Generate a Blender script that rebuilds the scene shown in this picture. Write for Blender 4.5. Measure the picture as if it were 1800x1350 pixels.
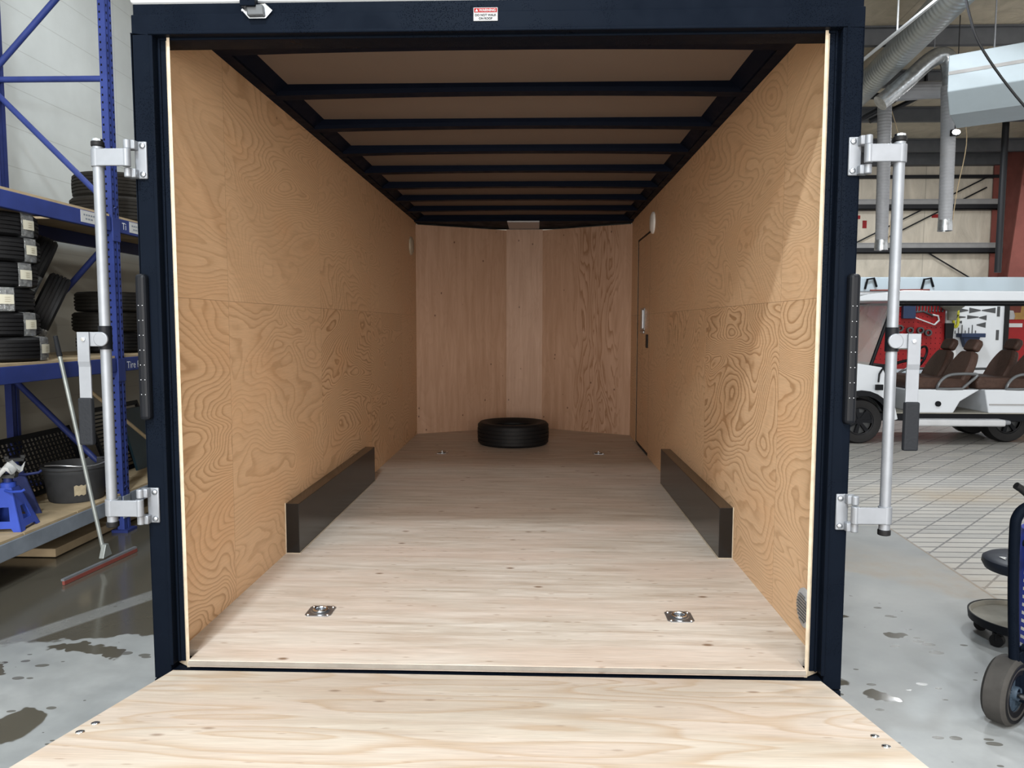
import bpy, math, random
from mathutils import Vector, Matrix
random.seed(7)
for o in list(bpy.data.objects): bpy.data.objects.remove(o)
SC = bpy.context.scene
COL = SC.collection
R = math.radians

# ------------------------------------------------------------------ camera, world, lights
cam_d = bpy.data.cameras.new('camera'); cam = bpy.data.objects.new('camera', cam_d); COL.objects.link(cam)
cam_d.sensor_width = 36.0; cam_d.lens = 36.0 * 1329.36 / 1800.0; cam_d.clip_start = 0.05
_p, _y, _r = -0.0786, 0.0332, -0.0017
_m = Matrix.Rotation(_y, 3, 'Z') @ Matrix.Rotation(_p, 3, 'X') @ Matrix.Rotation(_r, 3, 'Y') @ Matrix.Rotation(R(90), 3, 'X')
cam.matrix_world = Matrix.Translation((0.1345, -2.399, 1.5146)) @ _m.to_4x4()
SC.camera = cam
SC.view_settings.view_transform = 'Standard'; SC.view_settings.look = 'None'
SC.view_settings.gamma = 1.0; SC.view_settings.use_curve_mapping = False
SC.view_settings.exposure = 0.22

w = bpy.data.worlds.new('shop_ambient'); SC.world = w; w.use_nodes = True  # even ambient fill standing in for the unseen rest of the shop
w.node_tree.nodes['Background'].inputs[0].default_value = (1.0, 0.98, 0.95, 1)
w.node_tree.nodes['Background'].inputs[1].default_value = 1.0

def lamp(name, loc, size, power, col=(0.93, 0.97, 1.0), rot=(0, 0, 0), sy=None):
    d = bpy.data.lights.new(name, 'AREA'); d.energy = power; d.color = col
    d.shape = 'RECTANGLE'; d.size = size; d.size_y = sy or size
    o = bpy.data.objects.new(name, d); o.location = loc; o.rotation_euler = rot; COL.objects.link(o); return o
lamp('high_bay_light', (-1.0, -2.75, 5.2), 0.26, 235, (.84, .94, 1.0))
lamp('high_bay_light', (2.4, -2.75, 5.2), 0.28, 60)
lamp('high_bay_light', (-0.4, -5.2, 5.2), 0.5, 340)
# added area fill behind the camera to brighten the trailer interior
lamp('rear_fill_light', (0.4, -10.5, 2.3), 11.0, 1280, (1.0, .95, .885), rot=(R(90), 0, 0), sy=4.4)
lamp('high_bay_light', (-2.3, 0.6, 5.0), 0.3, 32)
lamp('high_bay_light', (-2.3, 3.6, 5.0), 0.3, 32)
lamp('high_bay_light', (2.9, 0.6, 5.2), 0.3, 80)
lamp('high_bay_light', (3.4, 4.6, 4.9), 0.4, 100)
lamp('high_bay_light', (7.6, 4.8, 4.9), 0.5, 90)
lamp('high_bay_light', (6.4, 9.8, 4.6), 0.5, 100)
lamp('high_bay_light', (9.6, 8.6, 4.8), 0.5, 90)

# ------------------------------------------------------------------ material helper
class G:
    def __init__(s, name):
        s.mat = bpy.data.materials.new(name); s.mat.use_nodes = True
        s.t = s.mat.node_tree; s.t.nodes.clear()
    def set(s, sock, v):
        if hasattr(v, 'is_output') or isinstance(v, bpy.types.NodeSocket): s.t.links.new(v, sock)
        else:
            if sock.type == 'RGBA' and len(v) == 3: v = (*v, 1)
            sock.default_value = v
    def n(s, typ, ins=(), **kw):
        nd = s.t.nodes.new('ShaderNode' + typ)
        for k, v in kw.items(): setattr(nd, k, v)
        it = ins.items() if isinstance(ins, dict) else enumerate(ins)
        for k, v in it:
            if v is not None: s.set(nd.inputs[k], v)
        return nd
    def m(s, op, a, b=None, c=None):
        return s.n('Math', [a, b, c], operation=op).outputs[0]
    def obj(s): return s.n('TexCoord').outputs['Object']
    def sep(s, v): return s.n('SeparateXYZ', [v]).outputs
    def comb(s, x=0., y=0., z=0.): return s.n('CombineXYZ', [x, y, z]).outputs[0]
    def noise(s, v, sc, det=2., ro=.5, dist=0.):
        return s.n('TexNoise', {'Vector': v, 'Scale': sc, 'Detail': det, 'Roughness': ro, 'Distortion': dist}).outputs[0]
    def vor(s, v, sc, feat='F1', out=0):
        return s.n('TexVoronoi', {'Vector': v, 'Scale': sc}, feature=feat).outputs[out]
    def ramp(s, f, stops, interp='LINEAR'):
        nd = s.n('ValToRGB', [f]); cr = nd.color_ramp; cr.interpolation = interp
        while len(cr.elements) < len(stops): cr.elements.new(1.0)
        for e, (p, c) in zip(cr.elements, stops):
            e.position = p; e.color = (c, c, c, 1) if isinstance(c, (int, float)) else (*c, 1)
        return nd.outputs[0]
    def mix(s, f, a, b, blend='MIX'):
        nd = s.n('Mix', {0: f, 6: a, 7: b}, data_type='RGBA', blend_type=blend); return nd.outputs[2]
    def step(s, v, a, b):
        nd = s.n('MapRange', [v, a, b, 0., 1.]); nd.clamp = True; nd.interpolation_type = 'SMOOTHSTEP'; return nd.outputs[0]
    def bump(s, h, st=.3, d=.01): return s.n('Bump', {'Strength': st, 'Distance': d, 'Height': h}).outputs[0]
    def out(s, col, rough=.5, metal=0., normal=None, **kw):
        b = s.n('BsdfPrincipled')
        s.set(b.inputs['Base Color'], col); s.set(b.inputs['Roughness'], rough); s.set(b.inputs['Metallic'], metal)
        if normal: s.set(b.inputs['Normal'], normal)
        for k, v in kw.items(): s.set(b.inputs[k], v)
        o = s.n('OutputMaterial'); s.t.links.new(b.outputs[0], o.inputs[0]); s.b = b; return s.mat

def plain(name, col, rough=.5, metal=0., var=.12, sc=6., bump=0., bsc=80., **kw):
    g = G(name); c = g.obj()
    if metal < .5: kw.setdefault('Specular IOR Level', .22)
    f = g.noise(c, sc, 3., .6)
    k = g.ramp(f, [(.3, 1 - var), (.7, 1 + 0.0)])
    cc = g.mix(1., col, k, 'MULTIPLY')
    nr = g.bump(g.noise(c, bsc, 2.), bump, .004) if bump else None
    return g.out(cc, rough, metal, nr, **kw)

def ply_wall(name, ua, va, A, B, su=1.0, sv=2.2, rings=62., pw=1.22, seam=1.6, strength=.75, dist=.5, gap=True):
    g = G(name); c = g.sep(g.obj()); u, v = c[ua], c[va]
    idx = g.m('FLOOR', g.m('DIVIDE', g.m('ADD', u, 20.27), pw))
    idz = g.m('FLOOR', g.m('DIVIDE', g.m('ADD', v, 10 - seam), 10.0)) if seam else 0.
    pid = g.m('ADD', g.m('ADD', g.m('MULTIPLY', idx, 3.7), g.m('MULTIPLY', idz, 9.1)), g.m('MULTIPLY', g.m('GREATER_THAN', c[0], 0.), 51.3))
    p = g.comb(g.m('MULTIPLY', u, su), g.m('MULTIPLY', v, sv), pid)
    f = g.noise(p, 1.3, 2.6, .42, dist)
    fine = g.noise(g.comb(g.m('MULTIPLY', u, su * 6), g.m('MULTIPLY', v, sv * 6), pid), 1.6, 2., .5)
    rr = g.m('ADD', g.m('MULTIPLY', f, rings), g.m('MULTIPLY', fine, 1.0))
    fr = g.m('FRACT', rr)
    lines = g.ramp(fr, [(0., .05), (.3, .0), (.62, .25), (.86, 1.), (.95, .8), (1., .05)])
    big = g.noise(p, .55, 1., .5)
    amt = g.m('MULTIPLY', lines, g.ramp(big, [(.36, strength * .3), (.5, strength * .6), (.62, strength)]))
    if seam: amt = g.m('MULTIPLY', amt, g.m('ADD', .62, g.m('MULTIPLY', g.m('LESS_THAN', v, seam), .5)))
    col = g.mix(amt, A, B)
    tint = g.noise(p, 2.4, 2., .5)
    col = g.mix(g.ramp(tint, [(.5, 0.), (.72, .35)]), col, (A[0] * .98, A[1] * .84, A[2] * .72))
    grain = g.noise(g.comb(g.m('MULTIPLY', u, 12.), g.m('MULTIPLY', v, 160.), pid), 1., 2., .6)
    col = g.mix(1., col, g.ramp(grain, [(.3, .93), (.7, 1.04)]), 'MULTIPLY')
    kn = g.vor(g.comb(g.m('MULTIPLY', u, 2.1), g.m('MULTIPLY', v, 3.0), pid), 1.3)
    col = g.mix(g.ramp(kn, [(.012, .75), (.03, 0.)]), col, (.16, .08, .035))
    if gap:
        fu = g.m('FRACT', g.m('DIVIDE', g.m('ADD', u, 20.27), pw))
        s1 = g.m('LESS_THAN', fu, .0018)
        s2 = g.m('LESS_THAN', g.m('ABSOLUTE', g.m('SUBTRACT', v, seam)), .0012) if seam else 0.
        col = g.mix(g.m('MULTIPLY', g.m('MAXIMUM', s1, s2), .55), col, (.2, .12, .06))
    return g.out(col, .5, 0., g.bump(lines, .08, .002), **{'Specular IOR Level': .35})

def ply_floor(name, A, B, C2, ring=0., knots=1.0, sx=1.3, sy=13.):
    g = G(name); c = g.sep(g.obj()); x, y = c[0], c[1]
    p = g.comb(g.m('MULTIPLY', x, sx), g.m('MULTIPLY', y, sy), 0.)
    st = g.noise(p, 1.6, 5., .62, .4)
    col = g.mix(g.ramp(st, [(.32, 1.), (.66, 0.)]), A, B)
    big = g.noise(g.comb(g.m('MULTIPLY', x, .8), g.m('MULTIPLY', y, 3.2), 3.), 1.5, 2., .5)
    col = g.mix(g.ramp(big, [(.42, 0.), (.68, .55)]), col, C2)
    if ring:
        q = g.comb(g.m('MULTIPLY', x, .7), g.m('MULTIPLY', y, 3.4), 5.)
        f = g.m('ADD', g.m('MULTIPLY', g.noise(q, 1.1, 1.5, .4, .3), ring), g.m('MULTIPLY', st, .6))
        ln = g.ramp(g.m('FRACT', f), [(0., 0.), (.55, .15), (.88, 1.), (1., 0.)])
        col = g.mix(g.m('MULTIPLY', ln, .7), col, (A[0] * .72, A[1] * .58, A[2] * .46))
    gr = g.noise(g.comb(g.m('MULTIPLY', x, 9.), g.m('MULTIPLY', y, 240.), 0.), 1., 2., .6)
    col = g.mix(1., col, g.ramp(gr, [(.3, .84), (.7, 1.06)]), 'MULTIPLY')
    kv = g.vor(g.comb(g.m('MULTIPLY', x, 2.6), g.m('MULTIPLY', y, 5.2), 1.), 1.6)
    col = g.mix(g.m('MULTIPLY', g.ramp(kv, [(.04, .95), (.10, 0.)]), knots), col, (.17, .1, .06))
    kv2 = g.vor(g.comb(g.m('MULTIPLY', x, 5.5), g.m('MULTIPLY', y, 22.), 4.), 1.5)
    col = g.mix(g.m('MULTIPLY', g.ramp(kv2, [(.06, .8), (.14, 0.)]), knots * .8), col, (.22, .14, .09))
    return g.out(col, .48, 0., g.bump(gr, .05, .001), **{'Specular IOR Level': .4})

def ply_nose(name):
    g = G(name); c = g.sep(g.obj()); x, z = c[0], c[2]
    st = g.noise(g.comb(g.m('MULTIPLY', x, 13.), 0., g.m('MULTIPLY', z, .8)), 1.8, 4., .6, .4)
    col = g.mix(g.ramp(st, [(.34, 1.), (.66, 0.)]), (.47, .30, .205), (.39, .235, .15))
    q = g.comb(g.m('MULTIPLY', x, 3.4), 0., g.m('MULTIPLY', z, .55))
    ln = g.ramp(g.m('FRACT', g.m('ADD', g.m('MULTIPLY', g.noise(q, 1.5, 2.5, .5, .5), 20.), g.m('MULTIPLY', st, 1.5))), [(0., 0.), (.5, .1), (.9, 1.), (1., 0.)])
    band = g.ramp(g.m('ABSOLUTE', g.m('SUBTRACT', x, .71)), [(.14, 1.), (.24, 0.16)])
    col = g.mix(g.m('MULTIPLY', g.m('MULTIPLY', ln, band), .9), col, (.25, .125, .06))
    kv = g.vor(g.comb(g.m('MULTIPLY', x, 7.), 0., g.m('MULTIPLY', z, 4.6)), 1.5)
    col = g.mix(g.ramp(kv, [(.05, .85), (.085, 0.)]), col, (.10, .04, .02))
    return g.out(col, .55)

def black_paint(name, base=(.0028, .0042, .0075), rough=.32, drops=True):
    g = G(name); c = g.obj()
    n = None
    col = base
    if drops:
        v = g.vor(c, 230.); mask = g.ramp(g.noise(c, 5., 2.), [(.5, 0.), (.62, 1.)])
        h = g.m('MULTIPLY', g.ramp(v, [(.0, 1.), (.3, 0.)]), mask)
        n = g.bump(h, .8, .004)
    f = g.noise(c, 9., 3., .6)
    return g.out(g.mix(f, base, tuple(k * 1.5 for k in base)), g.ramp(f, [(.3, rough - .06), (.7, rough + .12)]), 0., n, **{'Specular IOR Level': .022, 'Specular Tint': (.7, .84, 1., 1)})

def floor_mat():
    g = G('shop_concrete'); co = g.obj(); c = g.sep(co); x, y = c[0], c[1]
    n1 = g.noise(co, .9, 5., .6); n2 = g.noise(co, 7., 4., .65)
    col = g.mix(g.ramp(n1, [(.35, 0.), (.65, 1.)]), (.235, .25, .255), (.32, .33, .33))
    col = g.mix(1., col, g.ramp(n2, [(.3, .86), (.7, 1.06)]), 'MULTIPLY')
    # brick paving on the far right side
    d1 = g.m('DIVIDE', y, .115); d2 = g.m('DIVIDE', g.m('SUBTRACT', x, g.m('MULTIPLY', y, .93)), .30)
    l1 = g.m('LESS_THAN', g.m('FRACT', d1), .17); l2 = g.m('LESS_THAN', g.m('FRACT', d2), .06)
    jt = g.m('MAXIMUM', l1, l2)
    zone = g.m('MAXIMUM', g.step(g.m('ADD', x, g.m('MULTIPLY', g.m('SUBTRACT', y, 1.7), -.05)), 2.69, 2.71), g.step(y, 3.3, 3.32))
    zone = g.m('MULTIPLY', zone, g.m('MULTIPLY', g.step(y, 1.66, 1.68), g.step(x, 1.4, 1.42)))
    bid = g.comb(g.m('FLOOR', d1), g.m('FLOOR', d2), 0.)
    bv = g.n('TexWhiteNoise', [bid]).outputs[0]
    brick = g.mix(bv, (.33, .33, .315), (.43, .42, .39))
    brick = g.mix(g.m('MULTIPLY', jt, .9), brick, (.13, .13, .13))
    col = g.mix(zone, col, brick)
    # rusty stain along the joint and far band
    st = g.m('MULTIPLY', g.step(g.m('ADD', g.m('ADD', x, y), g.m('MULTIPLY', n2, .25)), 4.35, 4.5), g.m('SUBTRACT', 1., g.step(g.m('ADD', x, y), 4.6, 5.5)))
    st = g.m('MULTIPLY', st, g.step(x, 1.3, 1.5))
    col = g.mix(g.m('MULTIPLY', st, g.ramp(n2, [(.35, .15), (.65, .5)])), col, (.30, .235, .16))
    st2 = g.m('MULTIPLY', g.step(y, 3.9, 4.2), g.m('SUBTRACT', 1., g.step(y, 4.3, 4.9)))
    col = g.mix(g.m('MULTIPLY', g.m('MULTIPLY', st2, zone), g.ramp(n1, [(.4, 0.), (.7, .6)])), col, (.42, .32, .19))
    # control joint
    dj = g.m('ABSOLUTE', g.m('SUBTRACT', x, g.m('ADD', 2.70, g.m('MULTIPLY', g.m('SUBTRACT', y, 2.), .06))))
    col = g.mix(g.m('MULTIPLY', g.m('LESS_THAN', dj, .008), g.m('MULTIPLY', g.m('LESS_THAN', y, 3.3), .6)), col, (.22, .16, .1))
    # water: big wet area on the left, puddles and drips
    wob = g.m('MULTIPLY', g.m('SUBTRACT', g.noise(co, 5., 3., .6), .5), .22)
    ye = g.m('ADD', y, wob)
    wet = g.m('MULTIPLY', g.step(g.m('SUBTRACT', ye, g.m('MULTIPLY', g.m('ADD', x, 2.4), .22)), .98, 1.0), g.m('LESS_THAN', x, -.9))
    drytrack = g.m('ABSOLUTE', g.m('SUBTRACT', g.m('ADD', x, g.m('MULTIPLY', y, -.55)), -2.93))
    wet = g.m('MULTIPLY', wet, g.m('SUBTRACT', 1., g.m('MULTIPLY', g.m('SUBTRACT', 1., g.step(drytrack, .06, .09)), g.m('MULTIPLY', g.m('LESS_THAN', y, 1.9), .5))))
    for (px, py, rx, ry) in ((-2.03, .97, .135, .055), (-1.86, .915, .10, .05), (-1.84, .27, .10, .13), (-2.25, .75, .09, .03), (1.33, .75, .14, .06), (1.62, 1.5, .15, .05), (1.55, .62, .07, .05), (1.9, 1.25, .06, .03)):
        dd = g.m('SQRT', g.m('ADD', g.m('POWER', g.m('DIVIDE', g.m('SUBTRACT', x, px), rx), 2.), g.m('POWER', g.m('DIVIDE', g.m('SUBTRACT', g.m('ADD', y, g.m('MULTIPLY', wob, 1.35)), py), ry), 2.)))
        wet = g.m('MAXIMUM', wet, g.m('SUBTRACT', 1., g.step(dd, .9, 1.05)))
    dv = g.vor(g.comb(g.m('ADD', x, g.m('MULTIPLY', wob, .3)), g.m('MULTIPLY', y, 1.8), 0.), 9.)
    rnd = g.ramp(g.noise(co, 2.4, 2.), [(.4, .0), (.62, .3)])
    drip = g.m('MULTIPLY', g.m('LESS_THAN', dv, rnd), g.m('LESS_THAN', g.m('ADD', x, y), 3.7))
    wet = g.m('MAXIMUM', wet, g.m('MULTIPLY', drip, .75))
    col = g.mix(wet, col, g.mix(n1, (.060, .055, .043), (.098, .09, .073)))
    ro = g.mix(wet, g.ramp(n2, [(.3, .34), (.7, .5)]), (.14, .14, .14))
    return g.out(col, ro, 0., g.bump(g.noise(co, 60., 2.), .05, .002))

def block_wall(name, A, course=.3):
    g = G(name); co = g.obj(); c = g.sep(co); y, z = c[1], c[2]
    l = g.m('LESS_THAN', g.m('FRACT', g.m('DIVIDE', z, course)), .02)
    row = g.m('FLOOR', g.m('DIVIDE', z, course))
    l2 = g.m('MULTIPLY', g.m('LESS_THAN', g.m('FRACT', g.m('DIVIDE', y, 2.4)), .003), 1.)
    n1 = g.noise(co, 1.2, 4., .6); n2 = g.noise(co, 60., 2.)
    col = g.mix(g.ramp(n1, [(.35, .0), (.7, 1.)]), A, tuple(k * .84 for k in A))
    low = g.m('SUBTRACT', 1., g.step(z, 2.1, 2.25))  # shade under the top shelf, put into the wall colour
    col = g.mix(g.m('MULTIPLY', low, .75), col, (.30, .255, .18))
    col = g.mix(g.m('MULTIPLY', g.m('MAXIMUM', l, l2), .35), col, (.2, .2, .19))
    return g.out(col, .6, 0., g.bump(g.m('ADD', n2, g.m('MULTIPLY', l, -1.)), .15, .004))

def insulation(name, A, ua, pitch=1.5):
    g = G(name); co = g.obj(); c = g.sep(co); u = c[ua]
    n = g.noise(g.comb(g.m('MULTIPLY', c[0], 2.4), g.m('MULTIPLY', c[1], 2.4), g.m('MULTIPLY', c[2], .9)), 1.5, 4., .6, .8)
    col = g.mix(g.ramp(n, [(.3, 1.), (.7, 0.)]), A, tuple(k * .72 for k in A))
    l = g.m('LESS_THAN', g.m('FRACT', g.m('DIVIDE', u, pitch)), .012)
    col = g.mix(g.m('MULTIPLY', l, .45), col, tuple(k * .35 for k in A))
    return g.out(col, .55, 0., g.bump(n, .5, .05))

def ribbed_metal(name, A, axis, sc, rough=.35, metal=.9):
    g = G(name); co = g.obj(); c = g.sep(co)
    s = g.m('SINE', g.m('MULTIPLY', c[axis], sc))
    n = g.noise(co, 5., 3.)
    return g.out(g.mix(n, A, tuple(k * .75 for k in A)), rough, metal, g.bump(s, .35, .006))

def clear_film(name):
    g = G(name); co = g.obj()
    n = g.noise(co, 22., 4., .7, 1.2)
    gl = g.n('BsdfGlossy', {'Color': (.9, .93, .95, 1), 'Roughness': .16, 'Normal': g.bump(n, 1., .02)}).outputs[0]
    df = g.n('BsdfDiffuse', {'Color': (.7, .73, .75, 1)}).outputs[0]
    tr = g.n('BsdfTransparent').outputs[0]
    a = g.n('MixShader', [.35, gl, df]).outputs[0]
    f = g.ramp(n, [(.35, .22), (.72, .62)])
    o = g.n('MixShader', [f, tr, a]).outputs[0]
    g.t.links.new(o, g.n('OutputMaterial').inputs[0]); return g.mat

def clear_pane(name):
    g = G(name); co = g.obj(); n = g.noise(co, 3., 3.)
    gl = g.n('BsdfGlossy', {'Color': (.9, .92, .94, 1), 'Roughness': .12}).outputs[0]
    df = g.n('BsdfDiffuse', {'Color': (.75, .72, .72, 1)}).outputs[0]
    tr = g.n('BsdfTransparent', {'Color': (.92, .92, .92, 1)}).outputs[0]
    a = g.n('MixShader', [.55, gl, df]).outputs[0]
    o = g.n('MixShader', [g.ramp(n, [(.3, .42), (.7, .6)]), tr, a]).outputs[0]
    g.t.links.new(o, g.n('OutputMaterial').inputs[0]); return g.mat

def glow(name, col, st):
    g = G(name); e = g.n('Emission', {'Color': (*col, 1), 'Strength': st}).outputs[0]
    g.t.links.new(e, g.n('OutputMaterial').inputs[0]); return g.mat

M = {}
M['wall_ply'] = ply_wall('wall_plywood', 1, 2, (.66, .445, .270), (.36, .205, .098), su=.6, sv=1.35, strength=.8)
M['floor_ply'] = ply_floor('floor_plywood', (.61, .55, .485), (.41, .335, .265), (.56, .435, .36))
M['ramp_ply'] = ply_floor('ramp_plywood', (.60, .54, .46), (.45, .37, .29), (.54, .43, .36), ring=16., knots=.7, sx=.9, sy=8.)
M['nose_ply'] = ply_nose('nose_plywood')
M['ply_edge'] = plain('plywood_edge', (.46, .385, .29), .6, var=.25, sc=30.)
M['lip'] = plain('worn_floor_lip', (.30, .27, .235), .5, var=.2, sc=14.)
M['roof_liner'] = plain('roof_liner', (.165, .128, .105), .6, var=.1, sc=1.2)
M['black'] = black_paint('black_frame_paint')
M['black_s'] = black_paint('black_bow_paint', (.004, .0055, .011), .42, False)
M['box'] = plain('wheel_box_steel', (.010, .0088, .0082), .2, var=.15, **{'Specular IOR Level': .35})
M['blk_rub'] = plain('black_rubber', (.006, .006, .007), .55, var=.25, sc=30.)
M['blk_pl'] = plain('black_plastic', (.005, .006, .0085), .45, **{'Specular IOR Level': .15})
M['grip'] = plain('grip_rubber', (.011, .0125, .016), .7, bump=.3, bsc=120.)
M['alu'] = plain('brushed_aluminium', (.235, .25, .275), .46, .45, var=.14, sc=14.)
M['zinc'] = plain('zinc_plate', (.34, .36, .39), .28, .9, sc=20.)
M['chrome'] = plain('bright_steel', (.75, .78, .82), .15, 1., var=.05)
M['white'] = plain('white_gloss', (.58, .61, .64), .3, var=.04)
M['white_pl'] = plain('white_plastic', (.80, .80, .79), .4, var=.04)
M['grey_pl'] = plain('grey_plastic', (.42, .43, .45), .45, var=.06)
M['red'] = plain('red_paint', (.27, .012, .014), .4, var=.2)
M['sticker'] = plain('sticker_white', (.30, .305, .31), .8, var=.03, **{'Specular IOR Level': .02})
M['lab_red'] = plain('label_red', (.22, .02, .022), .8, var=.02, **{'Specular IOR Level': .02})
M['lab_white'] = plain('label_white', (.50, .51, .51), .6, var=.03)
M['ink'] = plain('label_ink', (.008, .008, .01), .8, var=0., **{'Specular IOR Level': .02})
M['chalk'] = plain('white_marker', (.75, .78, .82), .6, var=.1)
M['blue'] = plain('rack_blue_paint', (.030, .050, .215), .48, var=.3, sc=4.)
M['blue_dk'] = plain('rack_blue_shaded', (.022, .034, .14), .45, var=.3, sc=4.)  # darker rack blue: shade on rear and low parts put into the colour
M['rackgrey'] = plain('worn_blue_grey', (.23, .265, .315), .5, var=.25, sc=7.)
M['board'] = plain('deck_board_wood', (.46, .36, .23), .65, var=.3, sc=5.)
M['tire'] = plain('tire_rubber', (.006, .006, .0072), .6, var=.3, sc=40., bump=.25, bsc=60., **{'Specular IOR Level': .3})
M['tire_dusty'] = plain('dusty_tire_rubber', (.018, .016, .0135), .75, var=.3, sc=40., **{'Specular IOR Level': .25})
M['film'] = clear_film('plastic_wrap')
M['tag'] = plain('paper_tag', (.58, .56, .46), .7, var=.06)
M['stand'] = plain('jack_stand_blue', (.035, .075, .42), .38, var=.2)
M['bucket'] = plain('bucket_rubber', (.048, .050, .054), .6, var=.25, sc=12.)
M['wirem'] = plain('steel_wire', (.55, .57, .6), .35, .9)
M['polegrey'] = plain('painted_pole_grey', (.33, .36, .35), .4, .4, var=.3, sc=9.)
M['maroon'] = plain('maroon_rubber', (.20, .055, .045), .5)
M['tape'] = plain('tan_tape', (.42, .36, .25), .6, var=.25, sc=30.)
M['teal'] = plain('dark_teal_panel', (.012, .032, .045), .4)
M['stickwood'] = plain('handle_wood', (.38, .30, .19), .6, var=.3, sc=20.)
M['concrete'] = floor_mat()
M['wall_l'] = block_wall('painted_block_wall', (.56, .60, .60))
M['wall_b'] = insulation('wall_insulation', (.66, .60, .50), 0, 1.55)
M['ceil'] = insulation('roof_insulation', (.52, .45, .34), 0, 1.55)
M['purlin'] = plain('purlin_grey', (.10, .105, .115), .5, var=.2)
M['girt'] = plain('girt_grey', (.30, .30, .30), .5, var=.15)
M['oxide'] = plain('red_oxide_steel', (.26, .085, .07), .55, var=.25, sc=3.)
M['duct'] = ribbed_metal('galvanised_spiral_duct', (.50, .55, .57), 1, 70., .36, .7)
M['flex'] = ribbed_metal('grey_flexible_hose', (.30, .31, .33), 2, 150., .6, .1)
M['foil'] = plain('foil_duct', (.5, .53, .56), .28, .85, var=.4, sc=14., bump=.8, bsc=25.)
M['pipe'] = plain('black_iron_pipe', (.016, .017, .02), .5)
M['heater'] = plain('white_sheet_metal', (.36, .425, .47), .45, var=.06)
M['brown'] = plain('brown_quilted_vinyl', (.060, .033, .025), .5, var=.3, sc=30., bump=.6, bsc=45.)
M['tan_v'] = plain('brown_smooth_vinyl', (.20, .105, .075), .42, var=.1)
M['cart'] = plain('cart_white_plastic', (.55, .585, .63), .25, var=.03)
M['pane'] = clear_pane('scuffed_windshield')
M['tubegrey'] = plain('grey_tube', (.14, .15, .16), .35, .3)
M['silver'] = plain('silver_trim', (.55, .57, .6), .4, .3)
M['palebody'] = plain('pale_blue_body', (.42, .50, .56), .35, var=.05, sc=.8)
M['plyint'] = plain('golden_plywood', (.52, .33, .12), .55, var=.25, sc=5.)
M['navy'] = plain('navy_plastic', (.02, .035, .08), .4)
M['yellow'] = plain('yellow_hose', (.60, .58, .05), .45)
M['olive'] = plain('olive_grey', (.17, .17, .14), .6, var=.3)
M['tooldark'] = plain('dark_tool_steel', (.07, .075, .08), .4, .6)
M['seatblk'] = plain('stool_vinyl', (.014, .018, .028), .42, **{'Specular IOR Level': .2})
M['tray'] = plain('dusty_tray', (.26, .25, .215), .6, var=.2, sc=14.)
M['cartblue'] = plain('cobalt_blue', (.03, .05, .33), .35)
M['tyregrey'] = plain('grey_pneumatic_tread', (.05, .047, .044), .8, var=.25, sc=20.)
M['hubblue'] = plain('blue_grey_hub', (.04, .06, .085), .5)
M['lamp_on'] = glow('work_light_glow', (1, .98, .93), 30.)

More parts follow.
